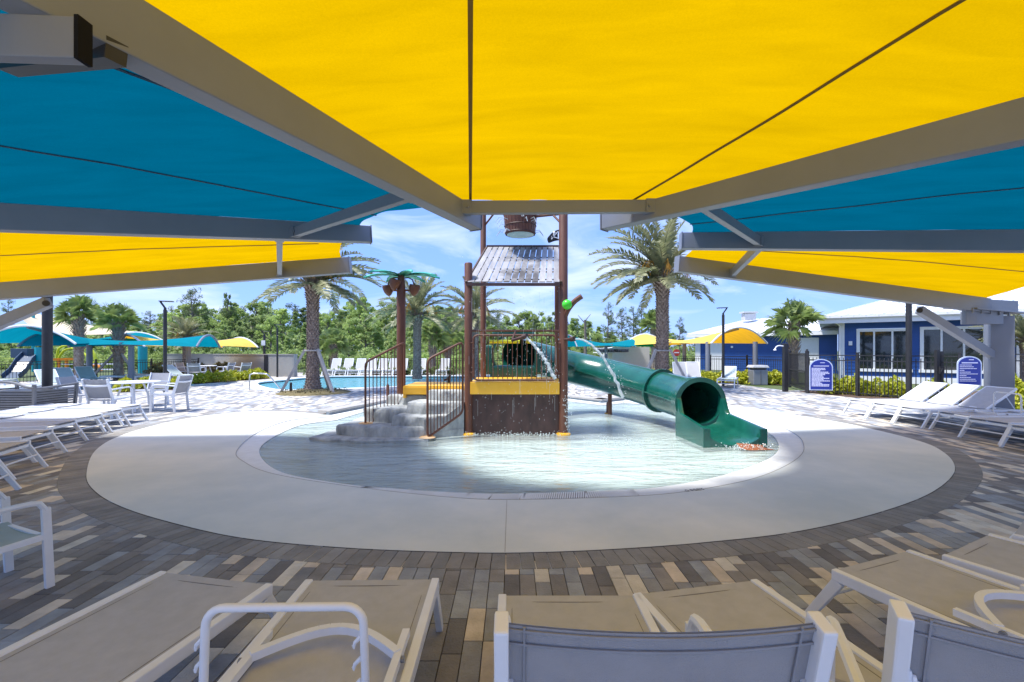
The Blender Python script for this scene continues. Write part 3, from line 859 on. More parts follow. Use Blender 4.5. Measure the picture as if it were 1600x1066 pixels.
# stair rails
railing([P(668, 684, 7.68), P(668, 562, 7.68), P(723, 534, 7.98), P(723, 645, 7.98)], 11, 0)
railing([P(571, 668, 8.15), P(571, 566, 8.15), P(632, 535, 9.0), P(632, 628, 9.0)], 11, 0)
# low curved lime bars at the slide mouth
# water cannons
def cannon(a, b, c):
    mb = MB(); mb.tube([a, b], 0.028, 10); mb.tube([b, b + (V(b) - V(a)).normalized() * 0.09], 0.045, 10)
    mb.tube([c, a], 0.02, 8)
    return tb(mb, 'water_cannon', M_rustd, smooth=True)
cannon(V(P(800, 532, 8.0)), V(P(817, 527, 7.85)), V(P(806, 517, 8.2)))
cannon(V(P(882, 531, 8.15)), V(P(892, 530, 8.0)), V(P(880, 531, 8.2)))
# curved arm with ball on the right post
arm = [P(880, 505, 8.2), P(883, 494, 8.16), P(889, 482, 8.1), P(898, 471, 8.05), P(909, 463, 8.0)]
mb = MB(); mb.tube(catmull(arm, 0.03, closed=False), 0.047, 10)
tb(mb, 'curved_arm', M_rust, smooth=True)
mb = MB(); c = P(886, 476, 8.0); mb.lathe([(0.008, -0.088)] + [(0.088 * cos(a), 0.088 * sin(a)) for a in [(-80 + 20 * k) * pi / 180 for k in range(9)]] + [(0.008, 0.088)], c, 18)
tb(mb, 'ball', M_lime, smooth=True)
# flag
mb = MB()
fx0, fz0 = XR - 0.07, 3.70
def fl(u, v): return V((fx0 - u * 0.19 - 0.03 * sin(v * 3), YF - 0.01 + 0.02 * sin(u * 6 + v * 2), fz0 - 0.02 - v * 0.19 - (u ** 2) * 0.12 * (1 - v) - 0.05 * u * v * v))
mb.grid(fl, 8, 8)
mb.v = mb.v + [(p[0], p[1] + 0.006, p[2]) for p in mb.v]
nf = len(mb.f); nn = len(mb.v) // 2
for i in range(nf): mb.f.append([j + nn for j in reversed(mb.f[i])]); mb.mi.append(0)
flag = tb(mb, 'flag', M_black, smooth=True)
mb = MB()
def sp(a, b, w_): mb.beam((fx0 - a[0], YF - 0.035, fz0 - a[1]), (fx0 - b[0], YF - 0.035, fz0 - b[1]), 0.006, w_, up=(0, 0, 1))
sp((0.03, 0.06), (0.15, 0.20), 0.018); sp((0.02, 0.185), (0.14, 0.15), 0.018); sp((0.11, 0.155), (0.145, 0.16), 0.03)
mb.lathe([(0.004, -0.026), (0.02, -0.016), (0.026, 0.004), (0.015, 0.024), (0.003, 0.028)], (fx0 - 0.098, YF - 0.03, fz0 - 0.085), 10)
mb.lathe([(0.012, -0.02), (0.014, 0.0)], (fx0 - 0.105, YF - 0.03, fz0 - 0.112), 8)
tsub(mb, 'emblem', mat('white_flag_print', (0.75, 0.75, 0.78), 0.7, var=0.02), flag)

# sculpted concrete steps
steps = thing('rock_steps', 'grey sculpted concrete steps climbing from the water to the tower landing', 'steps', (0, 0, 0))
def rock(name, pts, z0, z1, rough=0.075, inset=0.04):
    """pts in px,py of the front/top outline given as ground points"""
    n = len(pts)
    poly = []
    for i in range(n):
        a, b = V(pts[i]), V(pts[(i + 1) % n]); k = max(2, int((b - a).length / 0.09))
        for j in range(k): poly.append(a.lerp(b, j / k))
    cx = sum(p.x for p in poly) / len(poly); cy = sum(p.y for p in poly) / len(poly)
    mb = MB(); m = len(poly); LV = 6; vs = []
    for l_ in range(LV + 1):
        t = l_ / LV; z = z0 + (z1 - z0) * min(1, t * 1.12)
        ins = inset * (0.15 + 0.85 * t) if t < 0.95 else inset + 0.022
        for p in poly:
            d = V((p.x - cx, p.y - cy)); dl = max(d.length, 1e-4); d = d / dl
            nz_ = noise.noise(V((p.x * 3.1, p.y * 3.1, z * 2.5 + z0 * 5))) * rough + noise.noise(V((p.x * 9, p.y * 9, z * 8))) * rough * 0.35
            r = dl - ins + nz_ * 0.8
            vs.append(V((cx + d.x * r, cy + d.y * r, z + (noise.noise(V((p.x * 4, p.y * 4, 3))) * 0.012 if t > 0.8 else 0))))
    fs = []
    for l_ in range(LV):
        for k in range(m):
            k2 = (k + 1) % m; fs.append((l_ * m + k, l_ * m + k2, (l_ + 1) * m + k2, (l_ + 1) * m + k))
    fs.append(tuple(LV * m + k for k in range(m)))
    mb.add(vs, fs)
    return obj(name, mb, M_rock, steps, smooth=50)
rock('step', [(-3.45, 7.75), (-2.6, 7.45), (-1.40, 7.55), (-1.2, 8.4), (-2.1, 9.9), (-3.2, 9.2)], -0.16, 0.03, inset=0.0)
rock('step', [(-3.10, 7.95), (-2.5, 7.72), (-1.50, 7.72), (-1.05, 8.3), (-2.0, 9.9), (-2.95, 9.1)], -0.1, 0.20)
rock('step', [(-2.72, 8.35), (-2.2, 8.18), (-1.85, 8.25), (-1.5, 9.6), (-2.45, 9.7)], 0.1, 0.45)
rock('step', [(-2.10, 7.88), (-1.50, 7.80), (-0.98, 8.1), (-1.1, 9.2), (-1.9, 9.0)], 0.1, 0.37)
rock('step', [(-2.48, 8.95), (-1.9, 8.75), (-1.4, 9.1), (-1.3, 9.8), (-2.25, 9.7)], 0.3, 0.62)
rock('step', [(-1.92, 8.22), (-1.42, 8.05), (-0.90, 8.2), (-0.88, 9.3), (-1.7, 9.3)], 0.3, 0.57)
rock('step', [(-2.1, 8.80), (-1.5, 8.72), (-0.9, 8.72), (-0.9, 9.7), (-2.1, 9.75)], 0.2, 0.64)
rock('step', [(-1.62, 8.50), (-1.2, 8.38), (-0.88, 8.42), (-0.88, 9.5), (-1.5, 9.4)], 0.5, 0.76)
mb = MB(); mb.prism([(-1.52, 7.83), (-0.86, 8.12), (-0.86, 8.5), (-1.45, 8.3)], -0.12, 0.10)
mb.add([(-1.50, 7.86, 0.1), (-0.86, 8.14, 0.1), (-0.86, 8.34, 0.1), (-1.5, 8.1, 0.1), (-0.86, 8.14, 0.58), (-0.86, 8.34, 0.58)],
       [(0, 1, 4), (3, 5, 2), (0, 4, 5, 3), (1, 2, 5, 4), (0, 3, 2, 1)])
obj('side_wall', mb, M_rock, steps)
for p in (V((-2.62, 8.15, 0)), V((-1.43, 7.68, 0))):
    mb = MB(); mb.lathe([(0.14, 0.0), (0.12, 0.012)], (p.x, p.y, 0.195 if p.y > 8 else 0.035), 12)
    obj('rust_stain_pad', mb, mat('rust_stained_concrete', (0.55, 0.30, 0.10), 0.8, col2=(0.6, 0.5, 0.36)), steps)

# ================================================================== SLIDE
slide = thing('water_slide', 'green enclosed tube water slide ending in an open chute in the splash pool', 'water slide', (0, 0, 0))
def slide_path():
    pts = [V((0.02, 10.35, 1.42)), V((0.75, 10.95, 1.25)), V((1.50, 11.3, 1.08)), V((2.2, 10.95, 0.92)), V((2.62, 10.35, 0.80)), V((2.95, 9.75, 0.71)), V((3.17, 9.2, 0.64)), V((3.30, 8.7, 0.60)), V((3.34, 8.35, 0.58)), V((3.34, 8.12, 0.575))]
    return catmull([tuple(p) for p in pts], 0.06, closed=False)
SP = [V(p) for p in slide_path()]
RAD = 0.40
def tube_section(i0, i1, name):
    mb = MB(); mb.tube(SP[i0:i1 + 1], RAD, 32, cap=False); mb.tube(SP[i0:i1 + 1], RAD - 0.02, 32, cap=False)
    o = obj(name, mb, M_green, slide, smooth=True)
    # horizontal lip where upper and lower halves bolt together
    for s in (-1, 1):
        m2 = MB()
        for i in range(i0, i1):
            a, b = SP[i], SP[i + 1]; d = (b - a).normalized(); sd = d.cross(V((0, 0, 1))).normalized()
            m2.beam(a + sd * s * (RAD + 0.018), b + sd * s * (RAD + 0.018), 0.05, 0.02)
        for i in range(i0, i1, 4):
            a, b = SP[i], SP[i + 1]; d = (b - a).normalized(); sd = d.cross(V((0, 0, 1))).normalized()
            m2.box(a + sd * s * (RAD + 0.028) + V((0, 0, 0.014)), (0.02, 0.02, 0.02))
        obj('seam_flange', m2, M_green, o)
    return o
def ring_flange(i, r=0.055, w_=0.03):
    p = SP[i]; d = (SP[min(i + 1, len(SP) - 1)] - SP[max(i - 1, 0)]).normalized()
    mb = MB(); mb.tube([p - d * w_, p + d * w_], RAD + r, 32); mb.f = [f for f in mb.f if len(f) == 4]
    u = d.cross(V((0, 0, 1))).normalized(); q = u.cross(d)
    for s in (-1, 1):
        vs = []
        for rr in (RAD - 0.01, RAD + r):
            for k in range(32):
                a = 2 * pi * k / 32; vs.append(p + d * w_ * s + (u * cos(a) + q * sin(a)) * rr)
        mb.add(vs, [(k, (k + 1) % 32, 32 + (k + 1) % 32, 32 + k) for k in range(32)])
    for k in range(24):
        a = 2 * pi * k / 24; c = p + (u * cos(a) + q * sin(a)) * (RAD + r * 0.6); mb.beam(c - d * (w_ + 0.01), c + d * (w_ + 0.01), 0.018, 0.018)
    obj('flange', mb, M_green, slide, smooth=True)
nS = len(SP); c1 = int(nS * 0.42); c2 = int(nS * 0.78)
tube_section(0, c1, 'tube_section'); tube_section(c1, c2, 'tube_section'); tube_section(c2, nS - 1, 'tube_section')
ring_flange(c2)
# end ring, larger hood around the mouth
def ringband(y0, y1, r0, r1, cz, cx=3.5, n=40):
    mb = MB(); vs = []
    for (y, r) in ((y0, r0), (y1, r0), (y1, r1), (y0, r1)):
        for k in range(n):
            a = 2 * pi * k / n; vs.append((cx + r * cos(a), y, cz + r * sin(a)))
    fs = []
    for l_ in range(4):
        for k in range(n):
            k2 = (k + 1) % n; l2 = (l_ + 1) % 4; fs.append((l_ * n + k, l_ * n + k2, l2 * n + k2, l2 * n + k))
    mb.add(vs, fs); return mb
obj('mouth_ring', ringband(8.05, 8.26, 0.455, 0.372, 0.575, cx=3.34), M_green, slide, smooth=True)
# chute: floor plus two flared walls whose top edge sweeps down
mb = MB(); NY = 22
def chute_sec(t):
    y = 8.12 - t * 1.02
    hw = 0.37 + 0.06 * t; cxx = 3.34 + 0.14 * t
    zf = 0.16 * (1 - t) ** 1.6 + 0.02
    zt = 0.40 + 0.36 * (0.5 + 0.5 * cos(pi * min(1, t / 0.20))) if t < 0.20 else 0.40 - 0.12 * (t - 0.2) / 0.8
    sec = []
    # outer wall bottom, outer wall top, inner wall top, inner curve..., mirrored
    th = 0.05
    half = [(-hw - th, -0.06), (-hw - th - 0.01, zt), (-hw - 0.012, zt + 0.005), (-hw + 0.02, zt - 0.02), (-hw + 0.05, zf + (zt - zf) * 0.45), (-hw + 0.12, zf + 0.07), (-hw + 0.24, zf + 0.015), (0, zf)]
    sec = half + [(-x, z) for x, z in reversed(half[:-1])]
    return [V((cxx + x, y, z)) for x, z in sec]
secs = [chute_sec(i / NY) for i in range(NY + 1)]
m_ = len(secs[0]); vs = [p for s in secs for p in s]
fs = [(i * m_ + k, i * m_ + k + 1, (i + 1) * m_ + k + 1, (i + 1) * m_ + k) for i in range(NY) for k in range(m_ - 1)]
fs.append(tuple(NY * m_ + k for k in range(m_)))
mb.add(vs, fs)
obj('open_chute', mb, M_green, slide, smooth=True)
for s in (-1, 1):
    m2 = MB(); m2.box((3.48 + s * 0.445, 7.10, 0.115), (0.11, 0.03, 0.335)); obj('end_cap', m2, M_green, slide, bevel=0.006)
mb = MB()
for (a, b, c) in (((3.3, 7.09, 0.0), (3.95, 7.0, 0.0), 0.1),):
    mb.add([(3.50, 7.10, 0.06), (3.62, 6.99, 0.035), (3.85, 6.98, 0.02), (4.0, 6.9, -0.005), (3.60, 6.87, -0.005), (3.48, 6.93, 0.0), (3.9, 7.08, 0.03)], [(0, 1, 5), (1, 2, 3, 4), (1, 4, 5), (0, 6, 2, 1)])
obj('splash_mat', mb, mat('orange_brown_mat', (0.26, 0.085, 0.035), 0.6, var=0.3, vscale=20), slide)
# slide entry hood on the platform
mb = MB()
hood = ringband(9.75, 10.35, 0.50, 0.45, 1.40, cx=0.05, n=24)
ho = obj('entry_hood', hood, M_green, slide, smooth=True)
mb = MB(); mb.box((0.03, 9.68, 1.04), (1.0, 0.12, 0.30)); mb.box((-0.50, 9.68, 1.3), (0.16, 0.14, 0.62)); mb.box((0.56, 9.68, 1.3), (0.16, 0.14, 0.62)); mb.box((0.03, 9.70, 1.86), (0.9, 0.12, 0.12))
obj('entry_frame', mb, M_green, slide, bevel=0.05)
mb = MB(); mb.tube([P(765, 534, 9.6), P(812, 534, 9.6)], 0.04, 10); mb.tube([P(822, 533, 9.6), P(832, 534, 9.6)], 0.05, 10)
obj('grab_bar', mb, M_yellowp, slide, smooth=True)
mb = MB()
for i, zt in ((int(nS * .5), 0.5), (int(nS * .22), 0.7)):
    p = SP[i]; mb.tube([(p.x, p.y, -0.05), (p.x, p.y, p.z - RAD + 0.02)], 0.05, 10)
obj('support_post', mb, M_rust, slide, smooth=True)

# ================================================================== COCONUT SPRAY POST
coco = thing('coconut_spray_post', 'brown spray post with green metal palm leaves and three dumping coconut buckets', 'spray post', (-2.265, 9.30, 0))
mb = MB(); mb.lathe([(0.09, 0.0), (0.09, 2.72), (0.075, 2.95), (0.06, 3.08)], n=16); obj('post', mb, M_rust, coco, smooth=True)
for a in (10, 62, 128, 178, 235, 300, 345):
    mb = MB(); ang = radians(a)
    dirv = V((cos(ang), sin(ang), 0)); sdv = V((-sin(ang), cos(ang), 0)); NN = 14; vs = []; 
    for i in range(NN + 1):
        t = i / NN; r = 0.04 + 0.74 * t; wdt = 0.115 * sin(pi * min(1, t * 0.9 + 0.12)) ** 0.7 * (1 - 0.25 * (i % 2)) * (1 - t ** 4 * 0.7)
        z = 3.06 + 0.05 * sin(t * 2.4) - 0.07 * t * t
        c = dirv * r + V((0, 0, z))
        vs += [c + sdv * wdt + V((0, 0, -0.03)), c, c - sdv * wdt + V((0, 0, -0.03))]
    n0 = len(vs); vs += [v - V((0, 0, 0.012)) for v in vs]
    fs = []
    for i in range(NN):
        for k in (0, 1): fs.append((i * 3 + k, i * 3 + k + 1, (i + 1) * 3 + k + 1, (i + 1) * 3 + k)); fs.append((n0 + (i + 1) * 3 + k, n0 + (i + 1) * 3 + k + 1, n0 + i * 3 + k + 1, n0 + i * 3 + k))
    mb.add(vs, fs); obj('metal_leaf', mb, M_leafgreen, coco)
for (dx, dy, z, tilt) in ((-0.27, 0.02, 2.76, -0.1), (0.27, 0.0, 2.76, 0.18), (-0.09, -0.16, 2.85, 0.3)):
    mb = MB(); mb.lathe([(0.008, -0.15), (0.05, -0.12), (0.09, -0.06), (0.112, 0.02), (0.108, 0.085), (0.092, 0.085), (0.095, 0.02), (0.04, -0.08)], n=16, cap=False)
    c_ = obj('coconut_bucket', mb, M_rust, coco, smooth=True); c_.location = (dx, dy, z); c_.rotation_euler = (0.15, tilt, 0)
mb = MB()
for s in (-1, 1):
    mb.tube([(0, 0, 2.98), (s * 0.15, 0, 2.99), (s * 0.23, 0, 2.95), (s * 0.27, 0, 2.84)], 0.014, 8)
    mb.tube([(0, 0, 2.73), (s * 0.18, 0, 2.73)], 0.02, 8)
obj('bracket', mb, M_rust, coco, smooth=True)
# small ground jets
for (px, py, h, lab) in ((606, 636, 0.62, 'short brown ground jet post behind the left stair railing'), (950, 645, 0.28, 'short brown ground jet post in the water under the green slide'), (814, 607, 0.24, None)):
    if lab is None: continue
    g = G(px, py)
    t_ = thing('ground_jet', lab, 'water jet', (g.x, g.y, -0.02))
    mb = MB(); mb.lathe([(0.06, 0), (0.05, 0.03), (0.042, 0.05), (0.042, h - 0.03), (0.03, h)], n=12); obj('pipe', mb, M_rust, t_, smooth=True)
    mb = MB(); mb.lathe([(0.09, 0.0), (0.085, 0.02)], n=12); obj('base', mb, M_yel_metal, t_)
mb = MB(); q = G(716, 607); t_ = thing('ground_jet', 'small dark water cannon standing on the yellow landing', 'water jet', (q.x * 0.62, 9.6, 0.785))
mb.tube([(0, 0, 0), (0, 0, 0.16), (0.02, -0.03, 0.20)], 0.03, 8); mb.tube([(0, 0, 0.13), (-0.12, -0.02, 0.09)], 0.025, 8); obj('nozzle', mb, M_dark, t_, smooth=True)

# ================================================================== WATER IN THE AIR
def arc(a, b, top, n=26):
    a, b = V(a), V(b); pts = []
    for i in range(n + 1):
        t = i / n; p = a.lerp(b, t); p.z += top * 4 * t * (1 - t); pts.append(p)
    return pts
rg = random.Random(5)
def octa(mb, p, r, sz=1.0):
    p = V(p); vs = [p + V((r, 0, 0)), p + V((0, r, 0)), p + V((-r, 0, 0)), p + V((0, -r, 0)), p + V((0, 0, r * sz)), p - V((0, 0, r * sz))]
    mb.add(vs, [(0, 1, 4), (1, 2, 4), (2, 3, 4), (3, 0, 4), (1, 0, 5), (2, 1, 5), (3, 2, 5), (0, 3, 5)])
def jet(path, r0, r1, name, lab, drops=160):
    mb = MB(); n = len(path)
    rs = [r0 + (r1 - r0) * i / n * (1 + 0.5 * rg.random()) for i in range(n)]
    pp = [p + V((rg.uniform(-1, 1), rg.uniform(-1, 1), rg.uniform(-1, 1))) * (0.004 + 0.012 * i / n) for i, p in enumerate(path)]
    mb.tube(pp, rs, 7)
    for k in range(drops):
        t = rg.random() ** 0.6; p = path[int(t * (n - 1))]
        octa(mb, p + V((rg.gauss(0, 1), rg.gauss(0, 1), rg.gauss(0, 1))) * (0.01 + 0.06 * t), rg.uniform(0.003, 0.009), 1.4)
    return tag(obj(name, mb, M_spray), lab, 'water jet', kind=None)
jet(arc(P(820, 527, 7.8), P(867, 592, 7.6), 0.10), 0.018, 0.03, 'water_stream', 'white water stream arcing from the cannon in front of the tower railing')
jet(arc(P(896, 530, 7.95), P(975, 622, 7.7), 0.28), 0.012, 0.026, 'water_stream', 'white water stream arcing right from the tower post over the green slide', 120)
mb = MB()
for k in range(260):
    t = rg.random(); z = rg.uniform(0.1, 2.68)
    x = -0.80 + 1.66 * t; y = 8.10 + rg.gauss(0, 0.02)
    octa(mb, (x, y, z), rg.uniform(0.0022, 0.005), rg.uniform(1.5, 4))
for k in range(70):
    x = -0.78 + 1.6 * rg.random(); z = rg.uniform(0.6, 2.6); l_ = rg.uniform(0.05, 0.30)
    mb.tube([(x, 8.10, z), (x, 8.10, z - l_)], 0.0012, 4)
tag(obj('roof_drip_curtain', mb, M_spray), 'thin curtain of water drops falling from the lower edge of the tower roof', 'water drops', kind='stuff')
mb = MB()
for k in range(16):
    a = rg.uniform(pi * 0.95, 2.05 * pi); r = 0.33; z = rg.uniform(3.8, 4.2)
    p0 = V((bx + r * cos(a), by + r * sin(a), z)); p1 = p0 + V((cos(a) * 0.14, sin(a) * 0.1, 0.02)) ; p2 = p0 + V((cos(a) * 0.2, sin(a) * 0.12, -0.15))
    mb.tube([p0, p0.lerp(p1, .7), p2.lerp(p1, .4)], 0.006, 5)
for k in range(260):
    octa(mb, (bx + rg.gauss(0.1, 0.5), by + rg.gauss(0, .3), rg.uniform(0.1, 4.0)), rg.uniform(0.002, 0.005), 1.8)
for k in range(90):
    octa(mb, (0.98 + rg.gauss(0, 0.03), 8.08, rg.uniform(0.0, 0.9)), rg.uniform(0.004, 0.011), 1.3)
tag(obj('bucket_spray', mb, M_spray), 'loose water drops and jets spraying round the tipping bucket and tower', 'water drops', kind='stuff')
mb = MB()
for k in range(700):
    a = rg.random()
    if a < 0.45:
        x = rg.gauss(3.62, 0.16); y = rg.gauss(7.0, 0.06); z = abs(rg.gauss(0, 0.035))
    elif a < 0.8: x = rg.uniform(-0.9, 1.0); y = rg.gauss(8.12, 0.04); z = abs(rg.gauss(0, 0.03))
    else: x = rg.gauss(1.9, 0.25); y = rg.gauss(7.5, 0.25); z = abs(rg.gauss(0, 0.01))
    octa(mb, (x, y, z - 0.01), rg.uniform(0.004, 0.013), 0.9)
tag(obj('splash_foam', mb, M_spray), 'white splashing foam at the foot of the slide and the tower', 'foam', kind='stuff')
M_dstitch = mat('sling_stitching', (0.22, 0.22, 0.22), 0.8)
# ================================================================== SUN LOUNGERS AND CHAIRS
# lounger: local +x runs from the foot end to the head, origin on the ground under the foot end
def make_lounger(sl_m, back=0.0, arch=False, loop=False):
    t = thing('sun_lounger', 'x', 'sun lounger', (0, 0, 0))
    H = 0.33; W = 0.315; HX = 1.18; LN = 1.93
    fr = MB()
    for s in (-1, 1):
        fr.beam((0.0, s * W, H), (LN, s * W, H), 0.038, 0.055)
    fr.beam((0.02, -W + .02, H - 0.030), (0.02, W - .02, H - 0.030), 0.035, 0.04)
    fr.beam((LN - 0.05, -W + .02, H - .01), (LN - .05, W - .02, H - .01), 0.035, 0.035)
    fr.beam((HX, -W + .02, H - .015), (HX, W - .02, H - .015), 0.03, 0.03)
    obj('frame', fr, M_alu, t, bevel=0.006)
    for s in (-1, 1):
        for x0, x1 in ((0.03, -0.16), (LN - 0.25, LN - 0.08)):
            lb = MB(); lb.beam((x0, s * W, H - 0.025), (x1, s * W, 0.0), 0.034, 0.055, 0.034, 0.042, up=(1, 0, 0)); obj('leg', lb, M_alu, t, bevel=0.006)
    for x in (-0.07, LN - 0.16):
        cb = MB(); cb.tube([(x, -W + .02, H * 0.52), (x, W - .02, H * 0.52)], 0.011, 8); obj('cross_bar', cb, M_alu, t, smooth=True)
    def slg(x0, x1, sag, w_=W - 0.016):
        return lambda u, v: V((x0 + (x1 - x0) * u, -w_ + 2 * w_ * v, H + 0.018 - sag * 4 * v * (1 - v) * (4 * u * (1 - u)) ** 0.4))
    sm = MB(); sm.grid(slg(0.0, HX, 0.022), 14, 10); sm.v = [tuple(p) for p in sm.v]
    nn = len(sm.v); nf = len(sm.f)
    sm.v += [(p[0], p[1], p[2] - 0.006) for p in sm.v]
    for i in range(nf): sm.f.append([j + nn for j in reversed(sm.f[i])]); sm.mi.append(0)
    ss = obj('seat_sling', sm, sl_m, t, smooth=True)
    hm = MB()
    for s in (-1, 1): hm.beam((0.03, s * (W - .045), H + 0.0145), (HX, s * (W - .045), H + 0.0145), 0.003, 0.002)
    hm.beam((0.045, -W + .03, H + 0.012), (0.045, W - .03, H + .012), 0.003, 0.003)
    obj('stitching', hm, M_dstitch, ss)
    # back rest
    bk = MB(); bw = W - 0.048; bl = LN - HX - 0.02
    for s in (-1, 1): bk.beam((0, s * bw, 0.02), (bl, s * bw, 0.02), 0.03, 0.035)
    bk.beam((bl, -bw, 0.02), (bl, bw, 0.02), 0.03, 0.03); bk.beam((0.03, -bw, 0.01), (0.03, bw, 0.01), 0.03, 0.03)
    b = obj('back_frame', bk, M_alu, t, bevel=0.006); b.location = (HX + 0.01, 0, H + 0.01); b.rotation_euler = (0, -back, 0)
    sm = MB(); sm.grid(lambda u, v: V((0.0 + bl * u, -bw + 2 * bw * v, 0.036 - 0.012 * 4 * v * (1 - v))), 8, 8); nn = len(sm.v); nf = len(sm.f)
    sm.v += [(p[0], p[1], p[2] - 0.006) for p in sm.v]
    for i in range(nf): sm.f.append([j + nn for j in reversed(sm.f[i])]); sm.mi.append(0)
    obj('back_sling', sm, sl_m, b, smooth=True)
    if back > 0.1:
        st = MB()
        for s in (-1, 1): st.tube([(HX + .01 + 0.5 * cos(back), s * bw * .9, H + 0.5 * sin(back)), (HX + 0.62, s * bw * .9, H)], 0.010, 6)
        obj('back_support', st, M_alu, t, smooth=True)
    if arch:
        ar = MB(); pts = [(0.62 - 0.16 * sin(pi * k / 14), -bw + 2 * bw * k / 14, H + 0.055) for k in range(15)]
        for k in range(14): ar.beam(pts[k], pts[k + 1], 0.03, 0.03)
        for s in (-1, 1):
            ar.beam((0.48, s * (bw + 0.003), H + 0.05), (1.45, s * (bw + .003), H + 0.05), 0.028, 0.03)
        a_ = obj('arched_bar', ar, M_alu, t, smooth=30)
        for s in (-1, 1):
            pv = MB(); pv.tube([(0.64, s * (bw + .018), H + 0.05), (0.64, s * (bw + .03), H + .05)], 0.012, 10); obj('pivot_bolt', pv, M_steel, a_)
    if loop:
        R = 0.055; lw = 0.235; zt = H + 0.40; x = 0.92
        pts = [(x, -lw - 0.012, H), (x, -lw, zt - R)] + [(x, -lw + R - R * cos(k * pi / 12), zt - R + R * sin(k * pi / 12)) for k in range(1, 7)]
        pts += [(x, lw - R + R * sin(k * pi / 12), zt - R + R * cos(k * pi / 12)) for k in range(0, 6)] + [(x, lw, zt - R), (x, lw + .012, H)]
        lp = MB(); lp.tube(pts, 0.0125, 12)
        l_ = obj('adjuster_loop', lp, M_alu, t, smooth=True)
        for s in (-1, 1):
            for k in range(4):
                th = MB(); z = zt - 0.12 - k * 0.065
                th.tube([(x, s * lw - 0.008, z + 0.03), (x, s * lw - 0.026, z + 0.012), (x, s * lw - 0.030, z - 0.005), (x, s * lw - 0.034, z + 0.003)], [0.007, 0.006, 0.005, 0.003], 6)
                obj('notch', th, M_alu, l_, smooth=True)
    return t
LG_SHADE = 'sun loungers set round the splash pad'
used = {}
def lounger(kind, x, y, ang, label, group):
    if kind not in used:
        a = {'flat': (M_sling, 0.0, False, False), 'arch': (M_sling, 0.0, True, False), 'loop': (M_sling, 0.0, True, True), 'up': (M_sling, radians(33), False, False),
             'farup': (M_sling_teal, radians(38), False, False), 'farflat': (M_sling_teal, 0.0, False, False), 'farwhite': (mat('white_sling', (0.46, 0.46, 0.46), 0.8, var=0.04), radians(62), False, False)}[kind]
        t = make_lounger(*a); used[kind] = t
        t.location = (x, y, 0); t.rotation_euler = (0, 0, ang); t['label'] = label; t['group'] = group
        return t
    return dup(used[kind], (x, y, 0), ang, label, group)
def ang_of(dx, dy): return atan2(dy, dx)
fr = 'loungers in the foreground shade'
lounger('flat', -1.50, 2.30, ang_of(-.2, -.98), 'taupe lounger at bottom left, left of the one with the notched loop', fr)
lounger('loop', -0.70, 2.285, ang_of(0.02, -1), 'taupe lounger with upright white notched loop over its seat', fr)
lounger('flat', 0.27, 2.14, ang_of(0.0, -1), 'taupe lounger whose foot end shows just above the grey backed chair, left one of two', fr)
lounger('flat', 0.90, 2.215, ang_of(0.2, -.97), 'taupe lounger foot end right of centre, angled beside the big white chair post', fr)
lounger('arch', 1.98, 2.50, ang_of(.36, -.93), 'taupe lounger at lower right with an arched white bar lying on its sling', fr)
lounger('arch', 2.70, 2.70, ang_of(.46, -.89), 'taupe lounger with arched bar, second from the right corner foreground', fr)
lounger('flat', 3.38, 3.02, ang_of(.58, -.81), 'taupe lounger cut by the right frame edge beyond the arched bar loungers', fr)
lf = 'low loungers in a row left of the pad'
LL = [(-5.32, 4.55, 'nearest'), (-6.02, 5.50, 'second nearest'), (-6.62, 6.35, 'third nearest'), (-7.14, 7.22, 'fourth'), (-7.42, 7.98, 'fifth'), (-7.66, 8.66, 'sixth'), (-7.93, 9.40, 'farthest')]
for i, (x, y, w_) in enumerate(LL):
    a = atan2(y - 8.2, x - 1.5) if i > 0 else radians(205)
    lounger('flat', x, y, radians(205 - i * 4.0), '%s flat lounger of the row left of the splash pad' % w_, lf)
rt = 'loungers in a row right of the pad'
RR = [(7.97, 10.42, 'up', 'raised back lounger at the far end of the right row, leftmost of three'), (7.98, 9.72, 'up', 'raised back lounger in the middle of the three on the right'),
      (8.02, 9.06, 'up', 'raised back lounger nearest the grey column, right one of three'), (8.06, 8.30, 'loop', 'flat lounger on the right with a notched loop standing before the grey column'),
      (7.86, 7.52, 'flat', 'flat lounger at the right edge, nearer than the one with the loop'), (7.75, 6.75, 'flat', 'flat lounger at the near end of the right row, mostly outside the frame')]
for x, y, k_, lb in RR: lounger(k_, x, y, radians(2 if k_ != 'loop' else -3), lb, rt)

